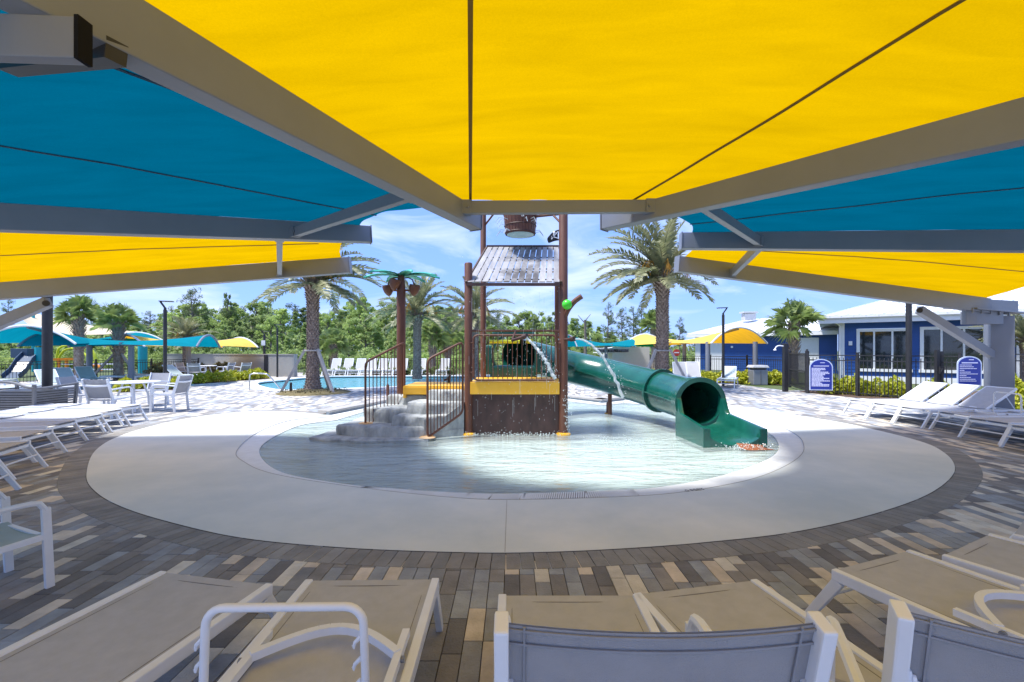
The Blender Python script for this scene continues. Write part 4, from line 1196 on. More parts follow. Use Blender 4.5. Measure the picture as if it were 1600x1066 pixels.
# ---------------- chairs.  local +y is where the sitter looks, origin on the ground
def make_chair(sl_m, bh=0.95, w_=0.29, seat=0.40, arm=True, detail=True):
    t = thing('armchair', 'x', 'chair', (0, 0, 0))
    tilt = 0.10
    for s in (-1, 1):
        lg = MB(); lg.beam((s * w_, -0.24 - 0.04, 0), (s * w_, -0.24, seat), 0.028, 0.055, up=(0, 1, 0)); lg.beam((s * w_, -0.24, seat), (s * w_, -0.24 - tilt * 1.4, bh), 0.028, 0.055, up=(0, 1, 0)); obj('back_post', lg, M_alu, t, bevel=0.005)
        lg = MB(); lg.beam((s * w_, 0.27, 0), (s * w_, 0.25, seat + (0.20 if arm else 0)), 0.028, 0.045, up=(0, 1, 0)); obj('leg', lg, M_alu, t, bevel=0.005)
        if arm:
            am = MB(); pts = catmull([(s * w_, 0.25, seat + 0.185), (s * w_, 0.22, seat + 0.235), (s * w_, 0.12, seat + 0.245), (s * w_, -0.10, seat + 0.235), (s * w_, -0.30, seat + 0.215)], 0.04, closed=False)
            am.tube(pts, 0.017, 8); obj('armrest', am, M_alu, t, smooth=True)
    fr_ = MB()
    for s in (-1, 1): fr_.beam((s * w_, -0.24, seat), (s * w_, 0.25, seat + 0.02), 0.025, 0.035)
    fr_.beam((-w_, 0.25, seat + .01), (w_, 0.25, seat + .01), 0.03, 0.03); fr_.beam((-w_, -0.2, seat - .02), (w_, -0.2, seat - .02), 0.025, 0.025)
    obj('seat_frame', fr_, M_alu, t, bevel=0.004)
    sm = MB(); sm.grid(lambda u, v: V((-w_ + .01 + (2 * w_ - .02) * u, -0.24 + 0.50 * v, seat + 0.022 + 0.012 * v - 0.02 * 4 * u * (1 - u))), 8, 6)
    nn = len(sm.v); nf = len(sm.f); sm.v += [(p[0], p[1], p[2] - 0.006) for p in sm.v]
    for i in range(nf): sm.f.append([j + nn for j in reversed(sm.f[i])]); sm.mi.append(0)
    obj('seat_sling', sm, sl_m, t, smooth=True)
    def bf_(u, v): return V((-w_ + .014 + (2 * w_ - .028) * u, -0.235 - tilt * 1.4 * v - 0.02 * 4 * u * (1 - u), seat + 0.03 + (bh - seat - 0.035) * v - 0.006 * 4 * u * (1 - u) * v))
    sm = MB(); sm.grid(bf_, 12, 12); nn = len(sm.v); nf = len(sm.f); sm.v += [(p[0], p[1] - 0.006, p[2]) for p in sm.v]
    for i in range(nf): sm.f.append([j + nn for j in reversed(sm.f[i])]); sm.mi.append(0)
    bs_ = obj('back_sling', sm, sl_m, t, smooth=True)
    if detail:
        hm = MB()
        for v in (0.93, 0.985):
            pts = [bf_(k / 14, v) + V((0, -0.010, 0)) for k in range(15)]
            for k in range(14): hm.beam(pts[k], pts[k + 1], 0.004, 0.004)
        for u in (0.05, 0.95):
            pts = [bf_(u, k / 10) + V((0, -0.010, 0)) for k in range(11)]
            for k in range(10): hm.beam(pts[k], pts[k + 1], 0.004, 0.004)
        obj('stitching', hm, mat('dark_stitching', (0.25, 0.265, 0.30), 0.8), bs_)
    cb = MB(); n = 16
    zc = seat + (bh - seat) * 0.70; yc = -0.24 - tilt * 1.4 * 0.70
    pts = [V((-w_ + 0.015 + (2 * w_ - .03) * k / n, yc - 0.012 - 0.045 * 4 * (k / n) * (1 - k / n), zc - 0.012 * 4 * (k / n) * (1 - k / n))) for k in range(n + 1)]
    for k in range(n): cb.beam(pts[k], pts[k + 1], 0.026, 0.042, up=(0, -0.3, 1))
    c_ = obj('back_crossbar', cb, M_alu, t, smooth=30)
    if detail:
        bb = MB()
        for s in (-1, 1): bb.box((s * (w_ - 0.017), yc - 0.004, zc), (0.012, 0.04, 0.09)); bb.tube([(s * (w_ - 0.022), yc - .02, zc + .03), (s * (w_ - 0.03), yc - .02, zc + .03)], 0.008, 8)
        obj('bolt_plate', bb, M_alu, c_, bevel=0.003)
    return t
c1_ = make_chair(M_sling_back, bh=0.985, w_=0.305)
c1_.location = (0.285, 1.245, 0); c1_['label'] = 'white armchair with grey sling back seen from behind at bottom centre'; c1_['group'] = 'armchairs at the bottom of the picture'
dup(c1_, (1.21, 1.13, 0), radians(-24), 'white armchair with grey sling back cut off by the bottom right corner', 'armchairs at the bottom of the picture')
c2_ = make_chair(M_sling_teal, bh=0.80, w_=0.265, seat=0.31, detail=False)
c2_.location = (-3.28, 2.74, 0); c2_.rotation_euler = (0, 0, radians(-23)); c2_['label'] = 'white armchair with pale green sling seat at the left edge by the paving'
dc = make_chair(M_sling_back, bh=0.88, w_=0.27, seat=0.42, detail=False)
dc.location = (-9.05, 10.25, 0); dc['label'] = 'white dining chair with its grey back to the camera at the left table'; dc['group'] = 'dining chairs at the left table'
dup(dc, (-10.35, 11.0, 0), radians(-80), 'white dining chair on the left side of the left table', 'dining chairs at the left table')
dup(dc, (-9.85, 12.4, 0), radians(180), 'white dining chair on the far side of the left table', 'dining chairs at the left table')
dup(dc, (-8.5, 11.3, 0), radians(95), 'white dining chair turned sideways at the right of the left table', 'dining chairs at the left table')
def table(loc, r, lab):
    t = thing('round_table', lab, 'table', loc)
    mb = MB(); mb.lathe([(r, 0.70), (r + .01, 0.715), (r, 0.73), (0.01, 0.735)], n=28); obj('table_top', mb, M_alu, t, smooth=True)
    for k in range(4):
        a = pi / 4 + k * pi / 2; mb = MB(); mb.beam((cos(a) * r * .75, sin(a) * r * .75, 0), (cos(a) * r * .35, sin(a) * r * .35, 0.70), 0.03, 0.04, up=(cos(a), sin(a), 0)); obj('leg', mb, M_alu, t)
    return t
table((-9.45, 11.35, 0), 0.55, 'round white dining table with four chairs at the left of the deck')
# far dining set against the grey wall
tf = table((-15.9, 23.6, 0), 0.5, 'round white dining table in front of the grey wall')
for dx, dy, r, lb in ((-1.0, 0, -90, 'white chair left of the far table by the grey wall'), (0.95, 0.1, 90, 'white chair just right of the far table by the grey wall'), (1.75, 0.2, 70, 'white chair farthest right by the grey wall'), (0.2, -.9, 10, 'white chair in front of the far table by the grey wall')):
    dup(dc, (-15.9 + dx, 23.6 + dy, 0), radians(r), lb, 'dining chairs by the grey wall')
# loungers in the background, left
bl = 'loungers in the background left'
for px_, y, a, k_, lb in ((28, 14.3, 200, 'farup', 'pale green lounger with raised back at the left edge before the black fence'), (58, 14.9, 200, 'farup', 'pale green raised lounger, second from the left edge before the fence'),
                        (98, 15.6, 150, 'farup', 'raised lounger just right of the black pole at left'), (122, 17.3, 150, 'farup', 'raised lounger between the canopy post and the dining chairs'),
                        (156, 18.6, 150, 'farup', 'raised lounger left of the small sabal palm'), (232, 20.6, 180, 'farflat', 'flat lounger behind the first yellow green hedge'),
                        (262, 21.8, 180, 'farflat', 'flat lounger under the far yellow canopy'), (312, 21.6, 172, 'farup', 'raised white lounger under the small yellow canopies'), (16, 18.2, 190, 'farup', 'raised lounger deep under the blue canopy at left')):
    x = (px_ - 800) / FPX * y
    lounger(k_, x, y, radians(a), lb, bl)
fl_ = 'white loungers along the far side of the pool'
names = ['first from the left', 'second from the left', 'third', 'fourth', 'fifth', 'sixth', 'seventh', 'eighth', 'last before the tower']
for i, px in enumerate((513, 533, 553, 572, 590, 607, 622, 652, 690)):
    lounger('farwhite', (px - 800) / FPX * 27.0, 26.9, radians(90), 'upright white lounger beyond the pool, %s' % names[i], fl_)
brr = 'white loungers below the right date palm'
for i, (x, y, a, k_, lb) in enumerate(((4.6, 17.6, 60, 'farflat', 'white lounger left of the right date palm trunk'), (6.3, 17.9, 80, 'farflat', 'white lounger just right of the date palm braces'), (7.0, 18.3, 80, 'farwhite', 'upright white lounger right of the date palm'),
        (7.7, 18.6, 80, 'farwhite', 'upright white lounger second to the right of the date palm'), (8.6, 18.3, 60, 'farup', 'white lounger with raised back left of the right lamp post'), (3.6, 18.4, 100, 'farflat', 'white lounger in front of the white shed'))):
    lounger(k_, x, y, radians(a), lb, brr)

# ---------------- slatted litter bin at the far left
sb = thing('slatted_planter_bin', 'large grey slatted metal bin with a bowed top rail at the left edge', 'bin', (-10.55, 9.9, 0))
for i in range(12):
    mb = MB(); z = 0.08 + i * 0.052; fl2 = 0.06 * (i / 12)
    w_ = 0.62 + fl2; mb.beam((-w_, -0.42 - fl2, z), (w_, -0.42 - fl2, z), 0.02, 0.034); mb.beam((w_, -0.40 - fl2, z), (w_, 0.40, z), 0.02, 0.034); mb.beam((-w_, -0.40 - fl2, z), (-w_, 0.40, z), 0.02, 0.034)
    obj('slat', mb, M_binslat, sb)
mb = MB()
for s in (-1, 1): mb.beam((s * 0.63, -0.45, 0), (s * 0.70, -0.52, 0.80), 0.05, 0.05); mb.beam((s * 0.63, 0.4, 0), (s * 0.68, 0.42, 0.78), 0.05, 0.05)
obj('corner_post', mb, M_binslat, sb)
mb = MB(); mb.tube(catmull([(-0.72, -0.5, 0.72), (-0.4, -0.5, 0.84), (0.2, -0.5, 0.84), (0.70, -0.52, 0.72), (0.70, 0.1, 0.74), (0.68, 0.42, 0.76)], 0.08, closed=False), 0.028, 8)
obj('top_rail', mb, M_binslat, sb, smooth=True)
mb = MB(); mb.box((0, 0, 0.34), (1.1, 0.7, 0.6)); obj('liner', mb, M_dark, sb, bevel=0.01)

# ---------------- lamp posts, black poles
def lamp(x, y, h, lab, flip=1, r=0.055, grp='black lamp posts round the deck'):
    t = thing('lamp_post', lab, 'lamp post', (x, y, 0), 0, grp)
    mb = MB(); mb.lathe([(r, 0), (r, h * 0.93)], n=12); obj('pole', mb, M_dark, t, smooth=True)
    mb = MB(); mb.beam((0, 0, h * 0.93), (-flip * 0.0, 0, h * 0.955), 0.06, 0.06); mb.beam((0, 0, h * 0.95), (-flip * 0.16, 0, h * 1.02), 0.05, 0.045); mb.beam((-flip * 0.18, 0, h * 1.025), (flip * 0.26, 0, h * 1.02), 0.12, 0.03)
    obj('lamp_head', mb, M_dark, t, bevel=0.005)
    mb = MB(); mb.beam((-flip * 0.05, 0, h * 1.024 - 0.022), (flip * 0.24, 0, h * 1.02 - 0.02), 0.09, 0.008); obj('lens', mb, M_white, t)
g = G(258, 618); lamp(g.x, g.y, 3.08, 'black lamp post with angled head left of the pool, by the hedge')
g = G(1130, 603); lamp(g.x, g.y, 3.25, 'black lamp post right of the green slide before the yellow canopy', flip=-1)
lamp(-13.2, 25.6, 2.9, 'black lamp post beside the grey wall', r=0.05)
lamp((413 - 800) / FPX * 27, 27, 2.6, 'black lamp post with a white notice on it behind the grey wall', r=0.07)
mb = MB(); mb.box(((413 - 800) / FPX * 27, 26.88, 1.5 + 12 / FPX * 27), (0.22, 0.03, 0.30)); tag(obj('notice', mb, M_white), 'small white notice fixed on the pole behind the grey wall', 'notice')
lamp((672 - 800) / FPX * 30, 30, 2.9, 'black lamp post beyond the pool behind the stair railing', r=0.05)
lamp(P(74, 600, 10.4).x, 10.4, 3.6, 'thick black pole rising behind the left row of loungers', r=0.095)
lamp(P(1420, 600, 13.4).x, 13.4, 3.9, 'black pole rising behind the raised back loungers on the right', r=0.075)
# outdoor shower
g = G(1227, 612); t = thing('outdoor_shower', 'black outdoor shower post with white shower head beside the gate', 'shower', (g.x, g.y, 0))
mb = MB(); mb.box((0, 0, 0.88), (0.15, 0.15, 1.76)); obj('post', mb, M_dark, t, bevel=0.01)
mb = MB(); mb.tube(catmull([(-0.07, 0, 1.66), (-0.22, 0, 1.68), (-0.33, 0, 1.64), (-0.37, 0, 1.56)], 0.04, closed=False), 0.022, 8); mb.lathe([(0.02, 0.05), (0.055, 0.0), (0.05, -0.015)], (-0.38, 0, 1.52), 12); obj('shower_head', mb, M_alu, t, smooth=True)
# litter bin
g = G(1184, 601); t = thing('litter_bin', 'grey litter bin with domed hood in front of the right hedge', 'litter bin', (g.x, g.y, 0))
mb = MB(); mb.box((0, 0, 0.33), (0.62, 0.5, 0.66)); obj('body', mb, mat('grey_bin', (0.26, 0.27, 0.29), 0.45, var=0.06), t, bevel=0.02)
mb = MB(); mb.box((0, 0, 0.72), (0.50, 0.4, 0.12)); obj('opening_shade', mb, M_dark, t)  # solid black block, its colour stands for the shade inside the hood gap
mb = MB(); mb.prism([(-.36, -.29), (.36, -.29), (.36, .29), (-.36, .29)], 0.77, 0.86, inset=0.16); mb.box((0, 0, 0.755), (0.72, 0.58, 0.03)); obj('hood', mb, mat('light_grey_bin_hood', (0.42, 0.43, 0.44), 0.35), t, bevel=0.015)
mb = MB(); mb.box((-0.315, 0.0, 0.33), (0.012, 0.44, 0.56)); mb.box((0, -0.256, 0.33), (0.03, 0.012, 0.6)); obj('trim', mb, M_binslat, t)
# pool hand rail
g = G(390, 610); t = thing('pool_handrail', 'bent steel handrail at the left end of the pool', 'handrail', (g.x, g.y, 0))
mb = MB(); mb.tube(catmull([(0, 0, 0), (0, 0, 0.5), (0.08, 0, 0.62), (0.5, 0.1, 0.62), (0.72, 0.1, 0.5), (1.15, 0.25, -0.1)], 0.05, closed=False), 0.025, 10); obj('rail', mb, M_chrome, t, smooth=True)
# ================================================================== BUILDINGS
def frame_at(origin, dx, dy):
    d = V((dx, dy)).normalized(); return V(origin), d
class Wall:
    """helper: local s along the wall, z up, out towards the camera"""
    def __init__(s, o, d): s.o = V((o[0], o[1], 0)); s.d = V((d[0], d[1], 0)).normalized(); s.n = V((s.d.y, -s.d.x, 0)); s.a = atan2(s.d.y, s.d.x)
    def p(s, t, z, out=0.0): return s.o + s.d * t + s.n * out + V((0, 0, z))
    def box(s, mb, t0, t1, z0, z1, o0, o1): mb.box(s.p((t0 + t1) / 2, (z0 + z1) / 2, (o0 + o1) / 2), (t1 - t0, abs(o1 - o0), z1 - z0), rz=s.a)
def siding(w_, mb, t0, t1, z0, z1, holes=(), step=0.16):
    z = z0
    while z < z1 - 1e-3:
        za = min(z + step, z1); segs = [(t0, t1)]
        for (a, b, c, d) in holes:
            if z + step / 2 > c and z + step / 2 < d:
                ns = []
                for (p, q) in segs:
                    if a > p: ns.append((p, min(a, q)))
                    if b < q: ns.append((max(b, p), q))
                segs = [x for x in ns if x[1] - x[0] > 0.01]
        for (p, q) in segs:
            vs = [w_.p(p, z, 0.022), w_.p(q, z, 0.022), w_.p(q, za, 0.004), w_.p(p, za, 0.004), w_.p(p, z, -0.15), w_.p(q, z, -0.15), w_.p(q, za, -0.15), w_.p(p, za, -0.15)]
            mb.add(vs, [(0, 1, 2, 3), (4, 5, 1, 0), (3, 2, 6, 7), (5, 4, 7, 6), (1, 5, 6, 2), (4, 0, 3, 7)])
        z = za
def window(w_, t0, t1, z0, z1, nm, parent):
    fr = MB(); e = 0.13
    w_.box(fr, t0, t1, z1 - e, z1, -0.05, 0.06); w_.box(fr, t0 - .04, t1 + .04, z0, z0 + e, -0.05, 0.08)
    w_.box(fr, t0, t0 + e, z0 + e, z1 - e, -0.05, 0.06); w_.box(fr, t1 - e, t1, z0 + e, z1 - e, -0.05, 0.06)
    for k in range(1, nm):
        c = t0 + (t1 - t0) * k / nm; w_.box(fr, c - .035, c + .035, z0 + e, z1 - e, -0.05, 0.04)
    f = obj('window', fr, M_white, parent)
    for k in range(nm):
        a = t0 + (t1 - t0) * k / nm; b = t0 + (t1 - t0) * (k + 1) / nm
        g = MB(); w_.box(g, a + .03, b - .03, z0 + e * .8, z1 - e * .8, -0.03, -0.015); obj('pane', g, M_glass, f)
def seam_roof(parent, a0, a1, b0, b1, name='roof', step=0.45):
    """a0-a1 eave, b0-b1 ridge"""
    a0, a1, b0, b1 = map(V, (a0, a1, b0, b1)); mb = MB()
    up = (a1 - a0).cross(b0 - a0).normalized()
    if up.z < 0: up = -up
    mb.add([a0, a1, b1, b0, a0 - up * .08, a1 - up * .08, b1 - up * .08, b0 - up * .08], [(0, 1, 2, 3), (7, 6, 5, 4), (0, 4, 5, 1), (1, 5, 6, 2), (2, 6, 7, 3), (3, 7, 4, 0)])
    r = obj(name, mb, M_roof, parent)
    n = max(2, int((a1 - a0).length / step)); ms = MB()
    for i in range(n + 1):
        t = i / n; ms.beam(a0.lerp(a1, t) + up * .02, b0.lerp(b1, t) + up * .02, 0.03, 0.045)
    obj('standing_seam', ms, M_roof, r)
    return r
bd = thing('blue_clubhouse', 'blue clapboard clubhouse with white windows and white metal roof at the right', 'building', (18, 23, 0))
bd.location = (0, 0, 0)
W1 = Wall((16.0, 22.0), (3.2, -2.2))
mb = MB(); siding(W1, mb, 0.0, 14, 0.30, 2.95, holes=[(0.55, 2.47, 0.55, 2.52), (2.82, 4.90, 0.55, 2.56), (5.75, 7.2, 0.0, 2.3)])
obj('wall', mb, M_blue, bd)
mb = MB(); W1.box(mb, -0.02, 5.74, 0.0, 0.30, -0.2, 0.05); W1.box(mb, 7.22, 14, 0.0, 0.30, -0.2, 0.05); obj('plinth', mb, M_white, bd)
mb = MB(); W1.box(mb, -0.14, 0.06, 0.31, 2.95, -0.2, 0.05); obj('corner_trim', mb, M_white, bd)
window(W1, 0.52, 2.50, 0.52, 2.52, 3, bd); window(W1, 2.79, 4.93, 0.52, 2.56, 3, bd)
mb = MB(); W1.box(mb, 5.77, 7.18, 0.0, 2.28, -0.1, 0.04); obj('door', mb, M_white, bd)
mb = MB(); W1.box(mb, 0.22, 0.36, 1.75, 1.95, 0.025, 0.08); obj('wall_light', mb, M_white, bd)
mb = MB(); W1.box(mb, -1.0, 15, 2.80, 3.12, 0.55, 0.60); W1.box(mb, -1.0, 15, 2.93, 2.97, -0.3, 0.549); W1.box(mb, -1.0, 15, 3.05, 3.18, 0.601, 0.72); obj('fascia', mb, M_white, bd)
mb = MB(); q = W1.p(-0.07, 0, 0.10); mb.tube([W1.p(-0.5, 3.0, 0.5), W1.p(-0.12, 2.7, 0.12), W1.p(-0.12, 0.1, 0.12)], 0.04, 8); obj('downpipe', mb, M_white, bd)
W1s = Wall((16.0 + 0.567 * 14 * 0 + 0.0, 22.0), (0.567, 0.824))
mb = MB(); W1b = Wall((16.0 + .567 * 9, 22.0 + .824 * 9), (-0.567, -0.824)); siding(W1b, mb, 0, 8.84, 0.0, 2.95); obj('side_wall', mb, M_blue, bd)
e0 = W1.p(-1.0, 3.10, 0.72); e1 = W1.p(15, 3.10, 0.72); r0 = W1.p(4.2, 4.9, -5.2); r1 = W1.p(15, 4.9, -5.2)
seam_roof(bd, e0, e1, r0, r1)
e2 = W1.p(-1.0, 3.10, -10.5)
seam_roof(bd, e2, e0, r0, r0 + V((0.02, 0, 0)))
seam_roof(bd, W1.p(15, 3.1, -11), e2, r1, r0)

w2 = thing('blue_annex', 'low blue clapboard annex with white doors and white metal roof behind the yellow canopy', 'building', (0, 0, 0))
W2 = Wall((14.9, 36.2), (6.6, -6.2))
mb = MB(); siding(W2, mb, 0.0, 9.0, 0.0, 2.6, holes=[(0.5, 1.75, 0, 2.15), (6.35, 8.0, 0.0, 2.4)], step=0.18); obj('wall', mb, M_blue, w2)
mb = MB(); W2.box(mb, -0.3, 0.1, 0, 2.6, -.1, .06); obj('corner_trim', mb, M_white, w2)
mb = MB(); W2.box(mb, 0.51, 1.74, 0, 2.14, -.1, .03); obj('door', mb, M_white, w2)
mb = MB(); W2.box(mb, 6.36, 7.99, 0, 2.38, -.1, .03)
for k in range(9): W2.box(mb, 6.40, 7.95, 0.2 + k * 0.24, 0.2 + k * 0.24 + 0.012, 0.031, 0.045)
obj('shutter_door', mb, M_white, w2)
mb = MB(); W2.box(mb, -0.8, 9.6, 2.55, 2.80, 0.5, 0.55); W2.box(mb, -0.8, 9.6, 2.60, 2.64, -0.2, 0.499); obj('fascia', mb, M_white, w2)
seam_roof(w2, W2.p(-0.8, 2.80, 0.56), W2.p(9.6, 2.80, 0.56), W2.p(2.2, 4.15, -5), W2.p(9.6, 4.15, -5), step=0.7)
seam_roof(w2, W2.p(-0.8, 2.80, -9), W2.p(-0.8, 2.80, 0.56), W2.p(2.2, 4.15, -5), W2.p(2.21, 4.15, -5), step=0.7)
mb = MB(); c = W2.p(2.6, 4.25, -3.6); mb.box(c, (0.9, 0.6, 0.5)); mb.box(c + V((0, 0, 0.34)), (1.15, 0.8, 0.12)); obj('roof_vent', mb, mat('galvanised_vent', (0.5, 0.5, 0.5), 0.4, var=0.1), w2, bevel=0.02)
mb = MB(); W2.box(mb, 2.4, 2.55, 1.7, 1.85, .02, .1); obj('wall_light', mb, M_white, w2)

sh = thing('white_shed', 'small white service building with a dark window strip beyond the slide', 'building', (0, 0, 0))
x0, x1, yy = (957 - 800) / FPX * 32, (1015 - 800) / FPX * 32, 32
mb = MB(); mb.box(((x0 + x1) / 2, yy + 1.6, 0.87), (x1 - x0, 3.2, 1.74)); obj('wall', mb, M_white, sh)
xa = (933 - 800) / FPX * 32; xb = (982 - 800) / FPX * 32
mb = MB(); mb.box(((xa + x0) / 2, yy + .8, 1.65), (x0 - xa - 0.01, 1.6, 0.09)); mb.box(((xa + x0) / 2, yy + .8, 1.36), (x0 - xa - 0.01, 1.6, 0.07)); obj('awning', mb, M_white, sh)
mb = MB(); mb.box(((xa + xb) / 2, yy - 0.02, 1.50), (xb - xa, 0.06, 0.20)); obj('window_strip', mb, M_glass, sh)

gw = thing('grey_wall', 'long grey rendered wall at the left end of the pool', 'wall', (0, 0, 0))
a = V(((262 - 800) / FPX * 30, 30.0, 0)); b = V(((462 - 800) / FPX * 26, 26.0, 0))
mb = MB(); mb.beam(a + V((0, 0, .62)), b + V((0, 0, .62)), 0.25, 1.24); obj('wall', mb, M_greywall, gw)
mb = MB(); mb.beam(a + V((0, 0, 1.27)), b + V((0, 0, 1.27)), 0.30, 0.06); obj('coping', mb, M_greywall, gw)
q = a.lerp(b, (423 - 262) / 200); mb = MB(); mb.box(q + V((0, -0.16, 0.62)), (0.22, 0.10, 1.26)); obj('dark_gate_post', mb, M_dark, gw)

# ================================================================== FENCES
def fence(pts, h, lab, sp=0.11, post_every=2.2, grp=None):
    t = thing('picket_fence', lab, 'fence', (0, 0, 0), 0, grp)
    pk = MB(); rl = MB()
    for i in range(len(pts) - 1):
        a, b = V((*pts[i], 0)), V((*pts[i + 1], 0)); L_ = (b - a).length; n = int(L_ / sp); d = (b - a).normalized(); ang = atan2(d.y, d.x)
        for k in range(n):
            p = a.lerp(b, (k + .5) / n); pk.box(p + V((0, 0, h * 0.48)), (0.018, 0.018, h * 0.90), rz=ang)
        for z in (h * 0.08, h * 0.86, h * 0.985):
            rl = MB(); rl.beam(a + V((0, 0, z)), b + V((0, 0, z)), 0.03, 0.03); obj('rail', rl, M_dark, t)
        m = max(1, round(L_ / post_every))
        for k in range(m + (1 if i == len(pts) - 2 else 0)):
            p = a.lerp(b, k / m); mb = MB(); mb.box(p + V((0, 0, h * 0.52)), (0.065, 0.065, h * 1.04), rz=ang); mb.box(p + V((0, 0, h * 1.05)), (0.08, 0.08, 0.03), rz=ang); obj('post', mb, M_dark, t)
    tag(obj('pickets', pk, M_dark, t), kind='stuff')
    return t
def GY(px, Y): return ((px - 800) / FPX * Y, Y)
fence([GY(1262, 16.0), GY(1340, 14.9), GY(1420, 13.6), GY(1500, 12.6)], 1.36, 'black picket fence with two arched blue signs before the blue clubhouse', post_every=1.75)
fence([GY(1572, 12.6), GY(1640, 12.2)], 1.42, 'short piece of black fence right of the grey column', post_every=3)
fence([GY(1016, 27), GY(1110, 25.5), GY(1235, 21.5)], 1.2, 'black picket fence in front of the low blue annex')
fence([GY(-30, 20), GY(150, 23.0), GY(310, 27)], 1.0, 'black picket fence between the left loungers and the playground')
fence([GY(462, 30), GY(760, 32), GY(930, 34)], 0.95, 'black picket fence along the woods beyond the pool')
t = thing('screened_gate', 'dark screened gate between the shower post and the first arched sign', 'gate', (0, 0, 0))
a = V((*GY(1234, 18.6), 0)); b = V((*GY(1261, 16.1), 0)); d = (b - a).normalized()
mb = MB()
for q in (a, b): mb.box(q + V((0, 0, .74)), (0.09, 0.09, 1.48)); mb.lathe([(0.05, 1.48), (0.03, 1.55)], q, 8)
mb.beam(a + V((0, 0, 1.38)), b + V((0, 0, 1.38)), .04, .05); mb.beam(a + V((0, 0, 0.1)), b + V((0, 0, 0.1)), .04, .05); mb.beam(a + V((0, 0, 0.75)), b + V((0, 0, 0.75)), .04, .04)
obj('gate_frame', mb, M_dark, t)
mb = MB(); n = int((b - a).length / 0.07)
for k in range(n): p = a.lerp(b, (k + .5) / n); mb.box(p + V((0, 0, .74)), (0.015, 0.010, 1.24), rz=atan2(d.y, d.x))
tag(obj('mesh_bars', mb, M_dark, t), kind='stuff')
t = thing('gate_post_pair', 'pair of thick black gate posts with a latch box left of the second arched sign', 'gate post', (*GY(1466, 12.95), 0))
mb = MB(); mb.box((-0.06, -0.03, .76), (0.09, 0.09, 1.52)); mb.box((0.09, 0.02, .74), (0.09, 0.09, 1.48)); obj('post', mb, M_dark, t)
mb = MB(); mb.box((0.0, -0.1, 0.95), (0.12, 0.05, 0.2)); mb.tube([(0.0, -.13, 1.0), (-0.05, -.13, .9)], .012, 6); obj('latch', mb, M_dark, t)

# arched rule signs, text is far too small to read in the photograph: rows of short raised lettering strips
def sign(px, Y, z0, wd, ht, ang, lab, rows, head):
    c = V((*GY(px, Y), z0)); t = thing('rules_sign', lab, 'sign', c, ang, 'arched blue signs on the black fence')
    def outline(w_, h, arch):
        pts = [(-w_ / 2, 0), (w_ / 2, 0)]
        for k in range(13):
            a = pi * k / 12; pts.append((w_ / 2 * cos(a), h - arch + arch * sin(a)))
        return pts
    def slab(pts, y0, y1):
        mb = MB(); n = len(pts); vs = [(x, y0, z) for x, z in pts] + [(x, y1, z) for x, z in pts]
        mb.add(vs, [tuple(range(n)), tuple(range(n, 2 * n))[::-1]] + [(i + n, (i + 1) % n + n, (i + 1) % n, i) for i in range(n)]); return mb
    obj('sign_border', slab(outline(wd, ht, ht * 0.26), 0, 0.02), M_signedge, t)
    e = 0.03
    f = MB(); pts = [(x * (1 - 2 * e / wd), e + z * (1 - 2 * e / ht)) for x, z in outline(wd, ht, ht * .26)]
    obj('sign_face', slab(pts, -0.004, 0.001), M_signblue, t)
    mb = MB(); z = ht * 0.84; rr = random.Random(int(px))
    mb.box((0.04, -0.006, ht * 0.88), (wd * 0.20, 0.004, 0.022))
    mb.box((0, -0.006, ht * 0.775), (wd * 0.66, 0.004, 0.028))
    for i, r_ in enumerate(rows):
        zz = ht * 0.70 - i * ht * 0.60 / len(rows); x = -wd * 0.41
        left = r_ * wd * 0.82
        while left > 0.03:
            wl_ = min(left, rr.uniform(0.03, 0.08)); mb.box((x + wl_ / 2, -0.006, zz), (wl_, 0.004, ht * head)); x += wl_ + 0.008; left -= wl_ + 0.008
    obj('lettering', mb, M_signline, t)
sign(1283, 15.25, 0.17, 0.70, 1.05, radians(-12), 'arched blue rules sign with dense white text on the fence, left one', [0.75, 0.72, 0.45, 0.9, 0.92, 0.7, 0.6, 0.68, 0.95, 0.62, 0.95, 0.45, 0.55, 0.95, 0.9], 0.030)
sign(1515, 12.3, 0.55, 0.62, 0.80, radians(-4), 'arched blue sign with white text beside the grey canopy column, right one', [0.6, 0.7, 0.85, 0.3, 0.55, 0.9, 0.33, 0.6, 0.78, 0.88], 0.022)

t = thing('do_not_enter_sign', 'small round red sign on a thin post far behind the right canopy', 'sign', (*GY(1057, 34), 0))
mb = MB(); mb.tube([(0, 0, 0), (0, 0, 1.35)], 0.03, 6); obj('post', mb, M_chrome, t)
mb = MB(); mb.tube([(0, -0.03, 1.35), (0, -0.01, 1.35)], 0.26, 20); obj('disc', mb, M_red, t)
mb = MB(); mb.box((0, -0.035, 1.35), (0.36, 0.01, 0.08)); obj('bar', mb, M_white, t)

